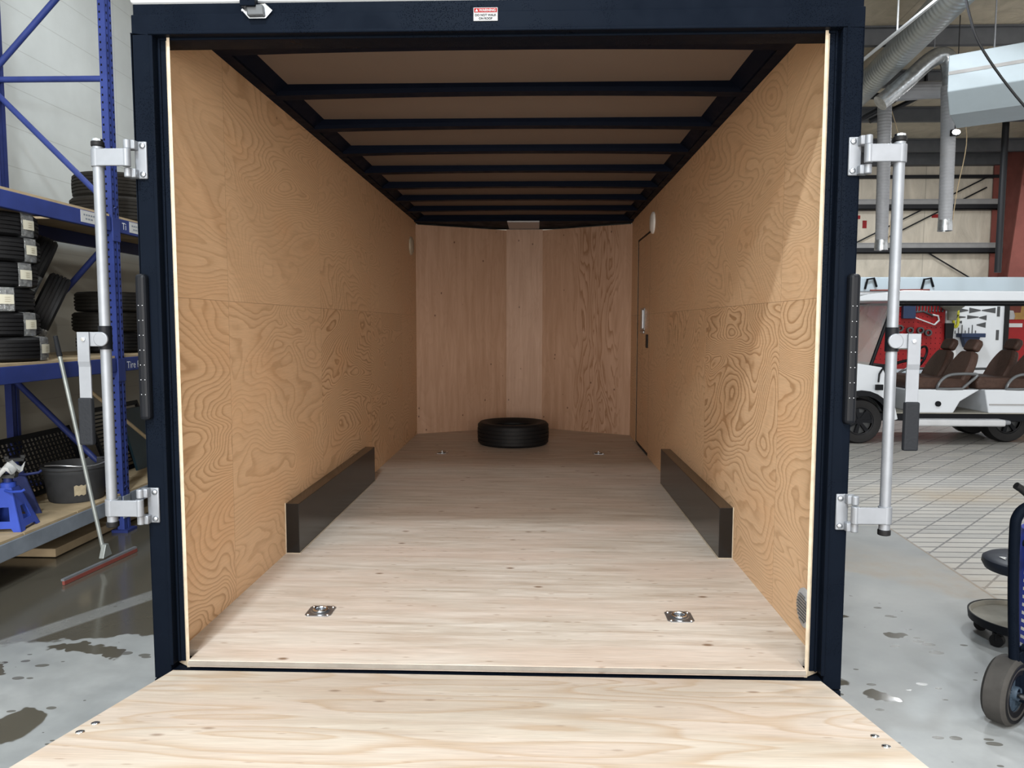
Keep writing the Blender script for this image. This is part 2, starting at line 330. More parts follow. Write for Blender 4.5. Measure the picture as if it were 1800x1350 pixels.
# ------------------------------------------------------------------ mesh helper
def cr(pts, k=6):
    """Catmull-Rom smoothing of a path"""
    P = [Vector(p) for p in pts]; out = []
    for i in range(len(P) - 1):
        a, b, c, d = P[max(i - 1, 0)], P[i], P[i + 1], P[min(i + 2, len(P) - 1)]
        for j in range(k):
            t = j / k
            out.append(.5 * ((2 * b) + (c - a) * t + (2 * a - 5 * b + 4 * c - d) * t * t + (3 * b - a - 3 * c + d) * t ** 3))
    return out + [P[-1]]
class MB:
    def __init__(s): s.v = []; s.f = []; s.mi = []; s.sm = []
    def add(s, vs, fs, mi=0, sm=False):
        b = len(s.v); s.v += [tuple(p) for p in vs]
        for f in fs: s.f.append(tuple(b + i for i in f)); s.mi.append(mi); s.sm.append(sm)
        return s
    def box(s, x0, x1, y0, y1, z0, z1, mi=0):
        return s.add([(x0,y0,z0),(x1,y0,z0),(x1,y1,z0),(x0,y1,z0),(x0,y0,z1),(x1,y0,z1),(x1,y1,z1),(x0,y1,z1)],
                     [(0,3,2,1),(4,5,6,7),(0,1,5,4),(1,2,6,5),(2,3,7,6),(3,0,4,7)], mi)
    def prism(s, poly, ax, a, b, mi=0, sm=False):
        """extrude a 2D polygon along axis ax (0,1,2) from a to b; the polygon uses the two other axes in order"""
        n = len(poly)
        def P(p, t):
            q = [p[0], p[1]]; q.insert(ax, t); return tuple(q)
        vs = [P(p, a) for p in poly] + [P(p, b) for p in poly]
        fs = [tuple(range(n))[::-1], tuple(range(n, 2 * n))]
        s.add(vs, fs, mi, False)
        return s.add(vs, [(i, (i + 1) % n, n + (i + 1) % n, n + i) for i in range(n)], mi, sm)
    def cyl(s, p0, p1, r0, r1=None, n=16, mi=0, caps=True):
        p0, p1 = Vector(p0), Vector(p1); r1 = r0 if r1 is None else r1
        d = (p1 - p0).normalized(); a = d.orthogonal().normalized(); b = d.cross(a)
        ring = lambda p, r: [p + (a * math.cos(2 * math.pi * i / n) + b * math.sin(2 * math.pi * i / n)) * r for i in range(n)]
        vs = ring(p0, r0) + ring(p1, r1)
        s.add(vs, [(i, (i + 1) % n, n + (i + 1) % n, n + i) for i in range(n)], mi, True)
        if caps: s.add(vs, [tuple(range(n))[::-1], tuple(range(n, 2 * n))], mi)
        return s
    def tube(s, pts, r, n=10, mi=0, closed=False):
        pts = [Vector(p) for p in pts]; N = len(pts)
        rr = r if isinstance(r, (list, tuple)) else [r] * N
        vs = []; nrm = None
        for i, p in enumerate(pts):
            if closed: d = pts[(i + 1) % N] - pts[i - 1]
            else: d = pts[min(i + 1, N - 1)] - pts[max(i - 1, 0)]
            d.normalize()
            if nrm is None: nrm = d.orthogonal().normalized()
            else:
                nrm = nrm - d * nrm.dot(d)
                nrm = nrm.normalized() if nrm.length > 1e-6 else d.orthogonal().normalized()
            b = d.cross(nrm)
            vs += [p + (nrm * math.cos(2 * math.pi * k / n) + b * math.sin(2 * math.pi * k / n)) * rr[i] for k in range(n)]
        fs = []
        for i in range(N if closed else N - 1):
            j = (i + 1) % N
            fs += [(i * n + k, i * n + (k + 1) % n, j * n + (k + 1) % n, j * n + k) for k in range(n)]
        s.add(vs, fs, mi, True)
        if not closed: s.add(vs, [tuple(range(n))[::-1], tuple(range((N - 1) * n, N * n))], mi)
        return s
    def lathe(s, prof, c=(0, 0, 0), ax=2, n=40, mi=0, closed=False):
        vs = []
        for (r, h) in prof:
            for k in range(n):
                t = 2 * math.pi * k / n; q = [r * math.cos(t), r * math.sin(t)]; q.insert(ax, h)
                vs.append((q[0] + c[0], q[1] + c[1], q[2] + c[2]))
        m = len(prof); fs = []
        for i in range(m if closed else m - 1):
            j = (i + 1) % m
            fs += [(i * n + k, i * n + (k + 1) % n, j * n + (k + 1) % n, j * n + k) for k in range(n)]
        return s.add(vs, fs, mi, True)
    def ball(s, c, r, n=16, mi=0):
        r = (r, r, r) if isinstance(r, (int, float)) else r
        m = n // 2; vs = []
        for i in range(m + 1):
            a = math.pi * i / m
            for k in range(n):
                t = 2 * math.pi * k / n
                vs.append((c[0] + r[0] * math.sin(a) * math.cos(t), c[1] + r[1] * math.sin(a) * math.sin(t), c[2] + r[2] * math.cos(a)))
        return s.add(vs, [(i * n + k, (i + 1) * n + k, (i + 1) * n + (k + 1) % n, i * n + (k + 1) % n) for i in range(m) for k in range(n)], mi, True)
    def xf(s, mat, start=0):
        s.v = s.v[:start] + [tuple(mat @ Vector(p)) for p in s.v[start:]]; return s
    def build(s, name, mats, parent=None, bevel=0., local=False, label=None, seg=2):
        me = bpy.data.meshes.new(name)
        off = Vector((0, 0, 0))
        if parent and not local:
            q = parent
            while q: off += q.location; q = q.parent
        me.from_pydata([tuple(Vector(p) - off) for p in s.v], [], s.f)
        mats = mats if isinstance(mats, (list, tuple)) else [mats]
        for m in mats: me.materials.append(M[m] if isinstance(m, str) else m)
        me.polygons.foreach_set('material_index', s.mi); me.polygons.foreach_set('use_smooth', s.sm)
        import bmesh
        bm = bmesh.new(); bm.from_mesh(me); bmesh.ops.remove_doubles(bm, verts=bm.verts, dist=1e-5)
        bmesh.ops.recalc_face_normals(bm, faces=bm.faces); bm.to_mesh(me); bm.free()
        if any(s.sm): me.set_sharp_from_angle(angle=R(40))
        o = bpy.data.objects.new(name, me); COL.objects.link(o); o.parent = parent
        if bevel:
            b = o.modifiers.new('bevel', 'BEVEL'); b.width = bevel; b.segments = seg; b.limit_method = 'ANGLE'; b.angle_limit = R(50)
        if label: o['label'] = label
        return o

def tag(o, label=None, cat=None, group=None, kind=None):
    if label: o['label'] = label
    if cat: o['category'] = cat
    if group: o['group'] = group
    if kind: o['kind'] = kind
    return o
def empty(name, loc, label, cat, group=None, rz=0.):
    o = bpy.data.objects.new(name, None); COL.objects.link(o); o.location = loc; o.rotation_euler = (0, 0, rz)
    o.empty_display_size = .1
    return tag(o, label, cat, group)
def copy_tree(o, parent=None):
    c = o.copy(); COL.objects.link(c); c.parent = parent
    for ch in list(o.children): copy_tree(ch, c)
    return c
def text_mb(txt, size, align='CENTER', bold=0.):
    """text as mesh in the XY plane, flat"""
    cu = bpy.data.curves.new('t', 'FONT'); cu.body = txt; cu.size = size; cu.align_x = align; cu.offset = bold
    ob = bpy.data.objects.new('t', cu); COL.objects.link(ob)
    dg = bpy.context.evaluated_depsgraph_get(); dg.update()
    me = bpy.data.meshes.new_from_object(ob.evaluated_get(dg))
    r = ([tuple(v.co) for v in me.vertices], [tuple(p.vertices) for p in me.polygons])
    bpy.data.objects.remove(ob); bpy.data.meshes.remove(me); return r
def add_text(mb, txt, size, o, ux, uz, mi=0, bold=0., align='CENTER'):
    vs, fs = text_mb(txt, size, align, bold); o, ux, uz = Vector(o), Vector(ux), Vector(uz)
    return mb.add([o + ux * v[0] + uz * v[1] for v in vs], fs, mi)

FZ = 0.45           # trailer floor height
# ================================================================== SETTING
tag(MB().box(-4.0, 14, -7, 13.2, -.1, 0).build('floor', 'concrete'), kind='structure')
tag(MB().box(-4.1, -3.85, -7, 13.2, 0, 6.0).build('wall_left', 'wall_l'), kind='structure')
tag(MB().box(-3.85, 14, 13.0, 13.2, 0, 5.0).build('wall_back', 'wall_b'), kind='structure')
SL = .083
zc = lambda y: 4.87 + SL * (13 - y)
MBc = MB().prism([(-7, zc(-7)), (13.2, zc(13.2)), (13.2, zc(13.2) + .1), (-7, zc(-7) + .1)], 0, -4.1, 14)
tag(MBc.build('ceiling', 'ceil'), kind='structure')
for y in (12.15, 10.55, 9.1, 7.75, 6.4, 5.1):
    z = zc(y)
    p = MB().prism([(y - .07, z - .02), (y - .07, z), (y, z), (y, z - .2), (y + .07, z - .2), (y + .07, z - .22), (y - .012, z - .22), (y - .012, z - .02)], 0, -3.85, 14)
    tag(p.build('roof_purlin', 'purlin'), kind='structure')
tag(MB().box(-3.85, 14, 12.82, 13.0, 4.62, 4.86).build('eave_strut', 'purlin'), kind='structure')
for z in (3.02, 3.86):
    g_ = MB().box(-3.85, 14, 12.80, 13.0, z - .1, z - .085, 1).box(-3.85, 14, 12.80, 12.815, z - .1, z + .0, 1).box(-3.85, 14, 12.815, 12.83, z + .0, z + .1).box(-3.85, 14, 12.8, 13.0, z + .085, z + .1)  # shaded lower half of each girt put in as a darker material
    tag(g_.build('wall_girt', ['girt', 'pipe']), kind='structure')
tag(MB().box(-3.85, 14, 12.9, 13.0, 4.38, 4.44).build('trim_1', 'pipe'), kind='structure')
# tapered red steel column against the back wall, with its rafter
c_ = MB().prism([(12.75, 0), (12.93, 0), (12.93, 4.7), (12.0, 4.7)], 0, 9.19, 9.21)
c_.prism([(12.72, 0), (12.75, 0), (12.0, 4.7), (11.97, 4.7)], 0, 9.03, 9.37).box(9.03, 9.37, 12.93, 12.96, 0, 4.7)
c_.prism([(12.9, 4.84), (4.0, 4.84 + .083 * 8.9), (4.0, 4.34 + .083 * 8.9), (12.0, 4.1), (12.5, 4.1)], 0, 9.192, 9.208)
c_.prism([(4.0, 4.34 + .083 * 8.9), (12.0, 4.1), (12.0, 4.07), (4.0, 4.31 + .083 * 8.9)], 0, 9.03, 9.37)
tag(c_.build('steel_column', 'oxide'), kind='structure')
for a, b in (((5.6, 12.9, 2.72), (8.9, 12.9, 4.4)), ((5.6, 12.93, 2.5), (8.9, 12.93, 4.2)), ((7.7, 12.9, 3.0), (8.9, 12.92, 2.3))):
    tag(MB().cyl(a, b, .014, n=8).build('brace_rod', 'pipe'), kind='structure')

# ================================================================== TRAILER
tr = empty('enclosed_trailer', (0, 2.4, 0), 'enclosed cargo trailer with black frame, plywood lining and lowered ramp door', 'trailer')
W, L, H = 1.03, 4.875, 2.488
fr = MB()
for s in (-1, 1):
    X = lambda a, b: (min(s * a, s * b), max(s * a, s * b))
    fr.box(*X(1.018, 1.073), -.12, 0.0, .395, 2.372)
    fr.box(*X(1.018, 1.073), -.122, 0.0, .30, .392)
    fr.box(*X(1.008, 1.02), -.127, -.06, .44, 2.372)          # raised bead
    fr.box(*X(.982, 1.02), -.095, -.088, .44, 2.372)           # stepped jamb
    fr.box(*X(.998, 1.004), -.102, -.09, .44, 2.372)
fr.box(-1.073, 1.073, -.108, .02, 2.425, 2.462)
fr.box(-1.073, 1.073, -.12, .02, 2.372, 2.427)
fr.box(-1.02, 1.02, -.131, -.05, 2.366, 2.376)
fr.box(-1.0, 1.0, -.10, -.02, 2.36, 2.372)
fr.box(-1.018, 1.018, -.118, 0., .30, .422)
fr.build('rear_frame', 'black', tr, bevel=.003)
MB().box(-1.08, 1.08, -.115, 5.45, 2.55, 2.60).box(-1.08, 1.08, -.115, -.02, 2.462, 2.55).box(-1.08, -1.058, -.02, 5.0, 2.47, 2.55).box(1.058, 1.08, -.02, 5.0, 2.47, 2.55).build('roof_cap', 'white', tr, bevel=.012, label='white roof edge above the black header')
for s in (-1, 1):
    x0, x1 = sorted((s * 1.055, s * 1.072))
    MB().box(x0, x1, 0.0, 4.95, .30, 2.462).build('outer_skin', 'black', tr)
# plywood walls
MB().box(-1.05, -W, -.03, L + .05, FZ - .02, H).build('side_panel', 'wall_ply', tr)
dy0, dy1, dz0, dz1 = 3.70, 4.45, FZ + .006, 2.262
MB().box(W, 1.05, -.03, dy0, FZ - .02, H).box(W, 1.05, dy0, dy1, dz1, H).box(W, 1.05, dy1, L + .05, FZ - .02, H).build('side_panel', 'wall_ply', tr)
for s in (-1, 1):
    MB().prism([(s * .966, -.105), (s * .975, -.105), (s * .976, -.099), (s * 1.045, -.05), (s * 1.045, -.03), (s * 1.005, -.03)], 2, FZ - .025, H - .01).build('edge_strip', 'ply_edge', tr)
# side door
dr = MB().box(1.036, 1.05, dy0 + .012, dy1 - .014, dz0 + .012, dz1 - .014).build('side_door', 'wall_ply', tr)
MB().box(1.05, 1.054, dy0 - .01, dy1 + .01, dz0 - .01, dz1 + .01).box(1.031, 1.05, dy1 - .013, dy1 - .001, dz0, dz1).box(1.031, 1.05, dy0 + .001, dy0 + .011, dz0, dz1).box(1.031, 1.05, dy0, dy1, dz1 - .013, dz1 - .001).box(1.031, 1.05, dy0, dy1, dz0, dz0 + .011).build('door_seal', 'blk_rub', dr)
MB().box(1.028, 1.037, 4.0, 4.22, 1.465, 1.655).box(1.012, 1.03, 4.01, 4.03, 1.48, 1.64).box(1.022, 1.034, 4.0, 4.22, 1.44, 1.463).build('door_handle', 'zinc', dr, bevel=.004)
MB().box(1.026, 1.037, 3.80, 3.88, 1.325, 1.435).build('door_latch', 'blk_pl', dr, bevel=.004)
# floor and nose
nose = [(-W, L), (-.18, 5.34), (.185, 5.34), (W, L)]
MB().prism([(-.968, -.108), (.968, -.108), (.968, -.03), (W, -.03), *nose[::-1], (-W, -.03), (-.968, -.03)], 2, FZ - .022, FZ).build('floor_panel', 'floor_ply', tr)
MB().box(-.968, .968, -.114, -.106, FZ - .014, FZ - .003).build('floor_lip', 'lip', tr)
for (a, b) in zip(nose[:-1], nose[1:]):
    d = Vector((b[0] - a[0], b[1] - a[1])).normalized(); nn = Vector((-d.y, d.x)) * .012
    MB().prism([a, b, (b[0] + nn.x, b[1] + nn.y), (a[0] + nn.x, a[1] + nn.y)], 2, FZ - .01, H - .025 if a[0] != -.18 else H - .018).build('nose_panel', 'nose_ply', tr)
MB().prism([(-1.06, 4.9), (-.18, 5.4), (.185, 5.4), (1.06, 4.9), (1.06, 4.97), (.2, 5.46), (-.2, 5.46), (-1.06, 4.97)], 2, .30, 2.47).build('nose_skin', 'black', tr)
# roof: liner, rails, bows
MB().box(-1.03, 1.03, -.02, 5.4, 2.535, 2.545).build('roof_liner', 'roof_liner', tr)
for s in (-1, 1):
    x0, x1 = sorted((s * .985, s * 1.055)); xa, xb = sorted((s * .94, s * .99))
    m_ = MB().box(x0, x1, 0, 4.95, H + .002, 2.535)
    m_.prism([(s * .985, 2.50), (s * .985, 2.535), (s * .935, 2.535)], 1, 0.02, 4.9)  # black wedge stands in for the soft shade where roof meets wall
    m_.build('roof_rail', 'black_s', tr)
for i in range(9):
    y = .385 + .5535 * i
    b_ = MB(); n = 14; prof = [(-.052, 2.536), (-.052, 2.505), (-.045, H), (.022, H), (.028, 2.505), (.028, 2.536)]
    vs = []
    for k in range(n + 1):
        x = -1.03 + 2.06 * k / n; dz = .012 * (1 - (x / 1.03) ** 2)
        vs += [(x, y + p[0], min(2.536, p[1] + dz)) for p in prof]
    m6 = len(prof)
    b_.add(vs, [(k * m6 + j, (k + 1) * m6 + j, (k + 1) * m6 + j + 1, k * m6 + j + 1) for k in range(n) for j in range(m6 - 1)])
    b_.build('roof_bow', 'black_s', tr)
MB().box(-1.03, 1.03, 4.78, 5.4, 2.478, 2.53).build('nose_cap', 'black_s', tr)
MB().box(-.15, .15, 4.75, 5.25, 2.465, 2.478).build('nose_bracket', 'grey_pl', tr)
# wheel boxes
for s in (-1, 1):
    x0, x1 = sorted((s * .967, s * W))
    o = MB().box(x0, x1, 1.0155, 2.658, FZ, FZ + .234).build('wheel_box', 'box', tr, bevel=.002)
    xs = sorted((s * .962, s * .967))
    MB().box(xs[0], xs[1], 1.01, 2.66, FZ, FZ + .003).box(*sorted((s * .967, s * W)), 1.0115, 1.0155, FZ, FZ + .003).box(*sorted((s * 1.0265, s * W)), 1.011, 1.0155, FZ, FZ + .238).build('caulk_bead', 'ply_edge', o)
# recessed tie-down rings
def tie_down(cx, cy, big=True):
    r_ = .048; hw, hl = .048, .05
    m_ = MB(); oct_ = [(hw, hl - .012), (hw - .012, hl), (-hw + .012, hl), (-hw, hl - .012), (-hw, -hl + .012), (-hw + .012, -hl), (hw - .012, -hl), (hw, -hl + .012)]
    m_.prism([(cx + a, cy + b) for a, b in oct_], 2, FZ, FZ + .003)
    o = m_.build('tie_down', 'zinc', tr)
    MB().lathe([(.036, .0035), (.032, .006), (.024, .0045), (.0, .0038)], (cx, cy, FZ), n=24).build('ring_pan', 'zinc', o)
    pts = [(cx + .024 * math.cos(t), cy + .026 * math.sin(t), FZ + .009) for t in [2 * math.pi * k / 20 for k in range(20)]]
    MB().tube(pts, .0048, 8, closed=True).build('lashing_ring', 'chrome', o)
    for a in (-1, 1):
        for b in (-1, 1): MB().lathe([(.006, 0), (.005, .003), (0, .0035)], (cx + a * .036, cy + b * .039, FZ + .003), n=10).build('screw', 'chrome', o)
for p in ((-.665, .311), (.657, .306), (-.652, 3.80), (.646, 3.83)): tie_down(*p)
# vents
v_ = MB().lathe([(.066, 0.), (.064, .006), (.052, .009), (0, .009)], (0, 0, 0), ax=0, n=36)
v_.xf(Matrix.Translation((W, .085, .575)) @ Matrix.Scale(-1, 4, (1, 0, 0)))
vo = v_.build('floor_vent', 'grey_pl', tr, label='round grey louvred vent low on the wall')
lv = MB()
for k in range(-4, 5):
    hw = math.sqrt(max(0, .048 ** 2 - (k * .0105) ** 2)); lv.box(1.017, 1.0215, .085 - hw, .085 + hw, .575 + k * .0105 - .0025, .575 + k * .0105 + .0025)
lv.build('louvre', 'zinc', vo)
for s, y, z in ((1, 3.56, 2.30), (-1, 4.58, 2.23)):
    q = MB().lathe([(.085, 0.), (.083, .012), (.06, .024), (0, .026)], ax=0, n=32).xf(Matrix.Translation((s * W, y, z)) @ Matrix.Scale(-s, 4, (1, 0, 0)))
    q.build('wall_vent', 'white_pl' if s > 0 else 'ply_edge', tr)
# ramp door, held just above level
ra = math.atan2(.555 - .43, .858 - .13); rl = 2.02
rm = Matrix.Translation((0, -.137, .4300)) @ Matrix.Rotation(-ra, 4, 'X')
rp = MB().box(-1.005, 1.005, -rl, 0, -.016, 0).xf(rm).build('ramp_door', 'ramp_ply', tr)
MB().box(-1.004, -.95, -rl, -.01, -.07, -.017).box(.95, 1.004, -rl, -.01, -.07, -.017).box(-.95, .95, -rl, -rl + .05, -.07, -.017).box(-.95, .95, -.06, -.01, -.07, -.017).xf(rm).build('ramp_frame', 'black', rp)
MB().cyl((-.99, -.128, .405), (.99, -.128, .405), .012, n=10).build('ramp_hinge', 'black', rp)
for (bx, by) in ((-.975, -.47), (-.978, -.53), (.968, -.455), (.966, -.52)):
    MB().lathe([(.011, 0.), (.010, .002), (.006, .0035), (0, .004)], (bx, by, 0), n=16).xf(rm).build('ramp_bolt', 'chrome', rp)
# rub bars on the posts
for s in (-1, 1):
    x0, x1 = sorted((s * 1.046, s * 1.08))
    o = MB().box(x0, x1, -.145, -.11, 1.22, 1.665).build('rub_bar', 'blk_pl', tr, bevel=.012, seg=3)
    d_ = MB()
    for k in range(7):
        for a in (1.056, 1.068):
            d_.cyl((s * a, -.1455, 1.30 + k * .045), (s * a, -.1468, 1.30 + k * .045), .0013, n=8)
    d_.build('stud', 'grey_pl', o)
# door hold-back lock bars
def lock_bar(s):
    px = s * 1.168; P = lambda a, b: tuple(sorted((s * a, s * b))); yb = -.155
    o = MB().cyl((px, yb, .905), (px, yb, 2.04), .0155, n=20).build('lock_bar', 'alu', tr)
    for z in (.953, 2.003):
        h = MB().box(*P(1.036, 1.072), -.128, -.120, z - .055, z + .055).box(*P(1.06, 1.088), -.150, -.122, z - .055, z - .028).box(*P(1.06, 1.088), -.150, -.122, z + .028, z + .055)
        h.cyl((s * 1.082, -.150, z - .055), (s * 1.082, -.150, z - .027), .011, n=12).cyl((s * 1.082, -.150, z + .027), (s * 1.082, -.150, z + .055), .011, n=12)
        h.build('hinge_bracket', 'alu', o, bevel=.003)
        for dz in (-.042, .042): MB().lathe([(.009, 0.), (.008, .004), (.004, .006), (0, .006)], (0, 0, 0), ax=1, n=12).xf(Matrix.Translation((s * 1.048, -.128, z + dz)) @ Matrix.Scale(-1, 4, (0, 1, 0))).build('bracket_bolt', 'zinc', o)
        MB().box(*P(1.072, 1.168), -.174, -.166, z - .025, z + .025).cyl((s * 1.078, -.163, z - .026), (s * 1.078, -.163, z + .026), .012, n=12).cyl((px, yb, z - .026), (px, yb, z + .026), .0195, n=20).build('hinge_arm', 'alu', o, bevel=.002)
    MB().cyl((px, yb, 2.036), (px, yb, 2.052), .0185, n=18).build('end_cap', 'blk_rub', o, bevel=.003)
    MB().cyl((px, yb, .892), (px, yb, .909), .0185, n=18).build('end_cap', 'blk_rub', o, bevel=.003)
    MB().cyl((px, yb, 2.052), (px, yb, 2.058), .015, n=18).build('top_washer', 'chrome', o)
    MB().cyl((px, yb, 1.438), (px, yb, 1.508), .019, n=18).build('collar', 'blk_pl', o)
    MB().box(*P(1.165, 1.236), -.181, -.174, 1.447, 1.490).cyl((px, -.1825, 1.4685), (px, -.1745, 1.4685), .0215, n=20).build('lever_clamp', 'alu', o, bevel=.002)
    lv_ = MB().prism([(-.188, 1.49), (-.182, 1.49), (-.182, 1.40), (-.179, 1.385), (-.179, 1.29), (-.185, 1.29), (-.185, 1.386), (-.188, 1.402)], 0, *P(1.200, 1.236))
    lv_.build('lever', 'alu', o, bevel=.001)
    MB().lathe([(.007, 0), (.006, .004), (0, .005)], ax=1, n=12).xf(Matrix.Translation((s * 1.216, -.188, 1.4685)) @ Matrix.Scale(-1, 4, (0, 1, 0))).build('pivot_bolt', 'chrome', o)
    MB().box(*P(1.198, 1.240), -.192, -.172, 1.15, 1.293).build('grip', 'grip', o, bevel=.005)
lock_bar(-1); lock_bar(1)
# warning label
lb = MB().box(-.0555, .0155, -.1225, -.1205, 2.3965, 2.4345).build('warning_label', 'sticker', tr, bevel=.001, label='red and white warning sticker on the header')
t_ = MB().box(-.0535, .0135, -.1232, -.1226, 2.4205, 2.4325)
t_.build('label_band', 'lab_red', lb)
t_ = MB(); add_text(t_, 'WARNING', .0100, (-.0145, -.1238, 2.4230), (1, 0, 0), (0, 0, 1), bold=.0003)
t_.add([(-.0505, -.1238, 2.4225), (-.0415, -.1238, 2.4225), (-.046, -.1238, 2.4308)], [(0, 1, 2)])
t_.build('label_heading', 'sticker', lb)
t_ = MB(); add_text(t_, 'DO NOT WALK', .0086, (-.0200, -.1232, 2.4100), (1, 0, 0), (0, 0, 1), bold=.0002); add_text(t_, 'ON ROOF', .0086, (-.0200, -.1232, 2.4005), (1, 0, 0), (0, 0, 1), bold=.0002)
t_.build('label_text', 'ink', lb)
# rear light with hexagonal bezel, top left of the header
hexo = [(-.737, 2.432), (-.722, 2.447), (-.668, 2.452), (-.645, 2.432), (-.667, 2.409), (-.716, 2.409)]
o = MB().prism(hexo, 1, -.128, -.120).build('loading_light', 'chrome', tr, bevel=.002)
MB().prism([(-.721, 2.442), (-.671, 2.446), (-.668, 2.414), (-.717, 2.413)], 1, -.140, -.128).build('light_lens', 'tooldark', o, bevel=.004)
MB().box(-.735, -.690, -.150, -.120, 2.437, 2.472).build('light_hood', 'black', o, bevel=.003)
MB().cyl((-.709, -.1505, 2.455), (-.709, -.1525, 2.455), .003, n=10).cyl((-.733, -.128, 2.432), (-.733, -.131, 2.432), .004, n=10).cyl((-.654, -.128, 2.432), (-.654, -.131, 2.432), .004, n=10).build('light_screw', 'chrome', o)

# tandem wheels and fenders outside the walls
for s in (-1, 1):
    for y in (1.42, 2.25):
        sc_ = Matrix.Translation((s * 1.18, y, .325)) @ Matrix.Scale(s, 4, (1, 0, 0))
        wv = MB().lathe([(.19, -.07), (.215, -.09), (.30, -.09), (.325, -.07), (.325, .07), (.30, .09), (.215, .09), (.19, .07)], ax=0, n=40).xf(sc_).build('trailer_wheel', 'tire', tr)
        hb = MB().lathe([(0, .07), (.04, .07), (.045, .03), (.13, .02), (.17, .05), (.19, .06), (.195, .07), (.2, .0), (.2, -.06), (0, -.06)], ax=0, n=32).xf(sc_)
        hb.build('wheel_rim', 'zinc', wv)
    xs = sorted((s * 1.074, s * 1.29))
    MB().prism([(.98, .5), (1.08, .72), (2.59, .72), (2.69, .5), (2.67, .5), (2.575, .705), (1.095, .705), (1.0, .5)], 0, *xs).build('fender', 'black', tr)
MB().cyl((-1.12, 1.42, .325), (1.12, 1.42, .325), .03, n=12).build('axle', 'black', tr)
MB().cyl((-1.12, 2.25, .325), (1.12, 2.25, .325), .03, n=12).build('axle', 'black', tr)

# ================================================================== TIRES
def tire_mb(Ro, wd, Ri, grooves=4, n=56):
    h = wd / 2; tread = []; z = -h * .78; gw = h * 1.56 / (grooves * 2.6 + grooves + 1)
    lw = (h * 1.56 - grooves * gw) / (grooves + 1)
    for k in range(grooves + 1):
        dr_ = .006 * abs(2 * (k + .5) / (grooves + 1) - 1) ** 2
        tread += [(Ro - dr_, z), (Ro - dr_, z + lw)]; z += lw
        if k < grooves: tread += [(Ro - .009, z + .001), (Ro - .009, z + gw - .001)]; z += gw
    wall = [(Ro - .006, h * .78), (Ro - .022, h * .97), (Ro - .05, h), ((Ro + Ri) / 2, h * .98), (Ri + .025, h * .80), (Ri, h * .62), (Ri, h * .45), (Ri + .02, h * .4),
            (Ro - .03, h * .7), (Ro - .03, -h * .7), (Ri + .02, -h * .4), (Ri, -h * .45), (Ri, -h * .62), (Ri + .025, -h * .80), ((Ro + Ri) / 2, -h * .98), (Ro - .05, -h), (Ro - .022, -h * .97), (Ro - .006, -h * .78)]
    return MB().lathe(tread, n=n), MB().lathe(wall, n=n)
def make_tire(name, loc, Ro, wd, Ri, label, cat='tire', group=None, mat='tire', grooves=4):
    e = empty(name, loc, label, cat, group)
    a, b = tire_mb(Ro, wd, Ri, grooves); a.build('tread', mat, e, local=True); b.build('sidewall', mat, e, local=True)
    return e
make_tire('spare_tire', (-.078, 4.33, FZ + .10), .32, .20, .19, 'loose black tire lying flat on the plywood trailer floor', 'tire')

def wrap_bits(e, Ro, wd, ang, half=.17, tw=.085, th=.055):
    n = 9; vs = []
    for k in range(n):
        t = ang - half + 2 * half * k / (n - 1)
        for (r, z) in ((Ro - .05, -wd * .54), (Ro + .006, -wd * .48), (Ro + .009 + .003 * (k % 2), 0), (Ro + .006, wd * .48), (Ro - .05, wd * .54)):
            vs.append((r * math.cos(t), r * math.sin(t), z))
    MB().add(vs, [(k * 5 + j, (k + 1) * 5 + j, (k + 1) * 5 + j + 1, k * 5 + j + 1) for k in range(n - 1) for j in range(4)], 0, True).build('plastic_wrap', 'film', e, local=True)
    vs = []; h2 = tw / 2 / Ro
    for k in range(5):
        t = ang - h2 + 2 * h2 * k / 4
        for z in (-th / 2, th / 2): vs.append(((Ro + .013) * math.cos(t), (Ro + .013) * math.sin(t), z))
    for k in range(5):
        t = ang - h2 + 2 * h2 * k / 4
        for z in (-th / 2, th / 2): vs.append(((Ro + .0145) * math.cos(t), (Ro + .0145) * math.sin(t), z))
    g_ = MB()
    g_.add(vs, [(10 + 2 * k, 12 + 2 * k, 13 + 2 * k, 11 + 2 * k) for k in range(4)] + [(2 * k, 1 + 2 * k, 3 + 2 * k, 2 + 2 * k) for k in range(4)])
    tg = g_.build('paper_tag', 'tag', e, local=True)
    d_ = MB()
    t0 = ang - h2 * .2
    for q in (-.012, 0., .012):
        pts = [((Ro + .0155) * math.cos(t0 + u), (Ro + .0155) * math.sin(t0 + u), q) for u in (0, h2 * .35, h2 * .7)]
        d_.tube(pts, .0012, 4)
    d_.build('tag_lines', 'tape', tg, local=True)
ORD = ['bottom', 'second from the bottom', 'third from the bottom', 'third from the top', 'second from the top', 'top']
stk = [(-3.185, 2.10, .30, .14), (-3.22, 2.08, .30, -.04), (-3.235, 2.06, .30, -.45), (-3.215, 2.07, .30, -.1), (-3.20, 2.08, .30, -.02), (-3.205, 2.08, .30, -.05)]
for i, (x, y, r, a) in enumerate(stk):
    e = make_tire('trailer_tire', (x, y, 1.289 + .073 + i * .1472), r, .143, .16, 'plastic-wrapped tire, %s of the six stacked on the middle shelf' % ORD[i], 'tire', 'wrapped tires stacked on the middle shelf')
    wrap_bits(e, r, .143, a)
lean = Vector((.76, .51, -.42)).normalized(); up_ = (Vector((0, 0, 1)) - lean * lean.z).normalized(); sd_ = up_.cross(lean)
rotm = Matrix((sd_, up_, lean)).transposed()
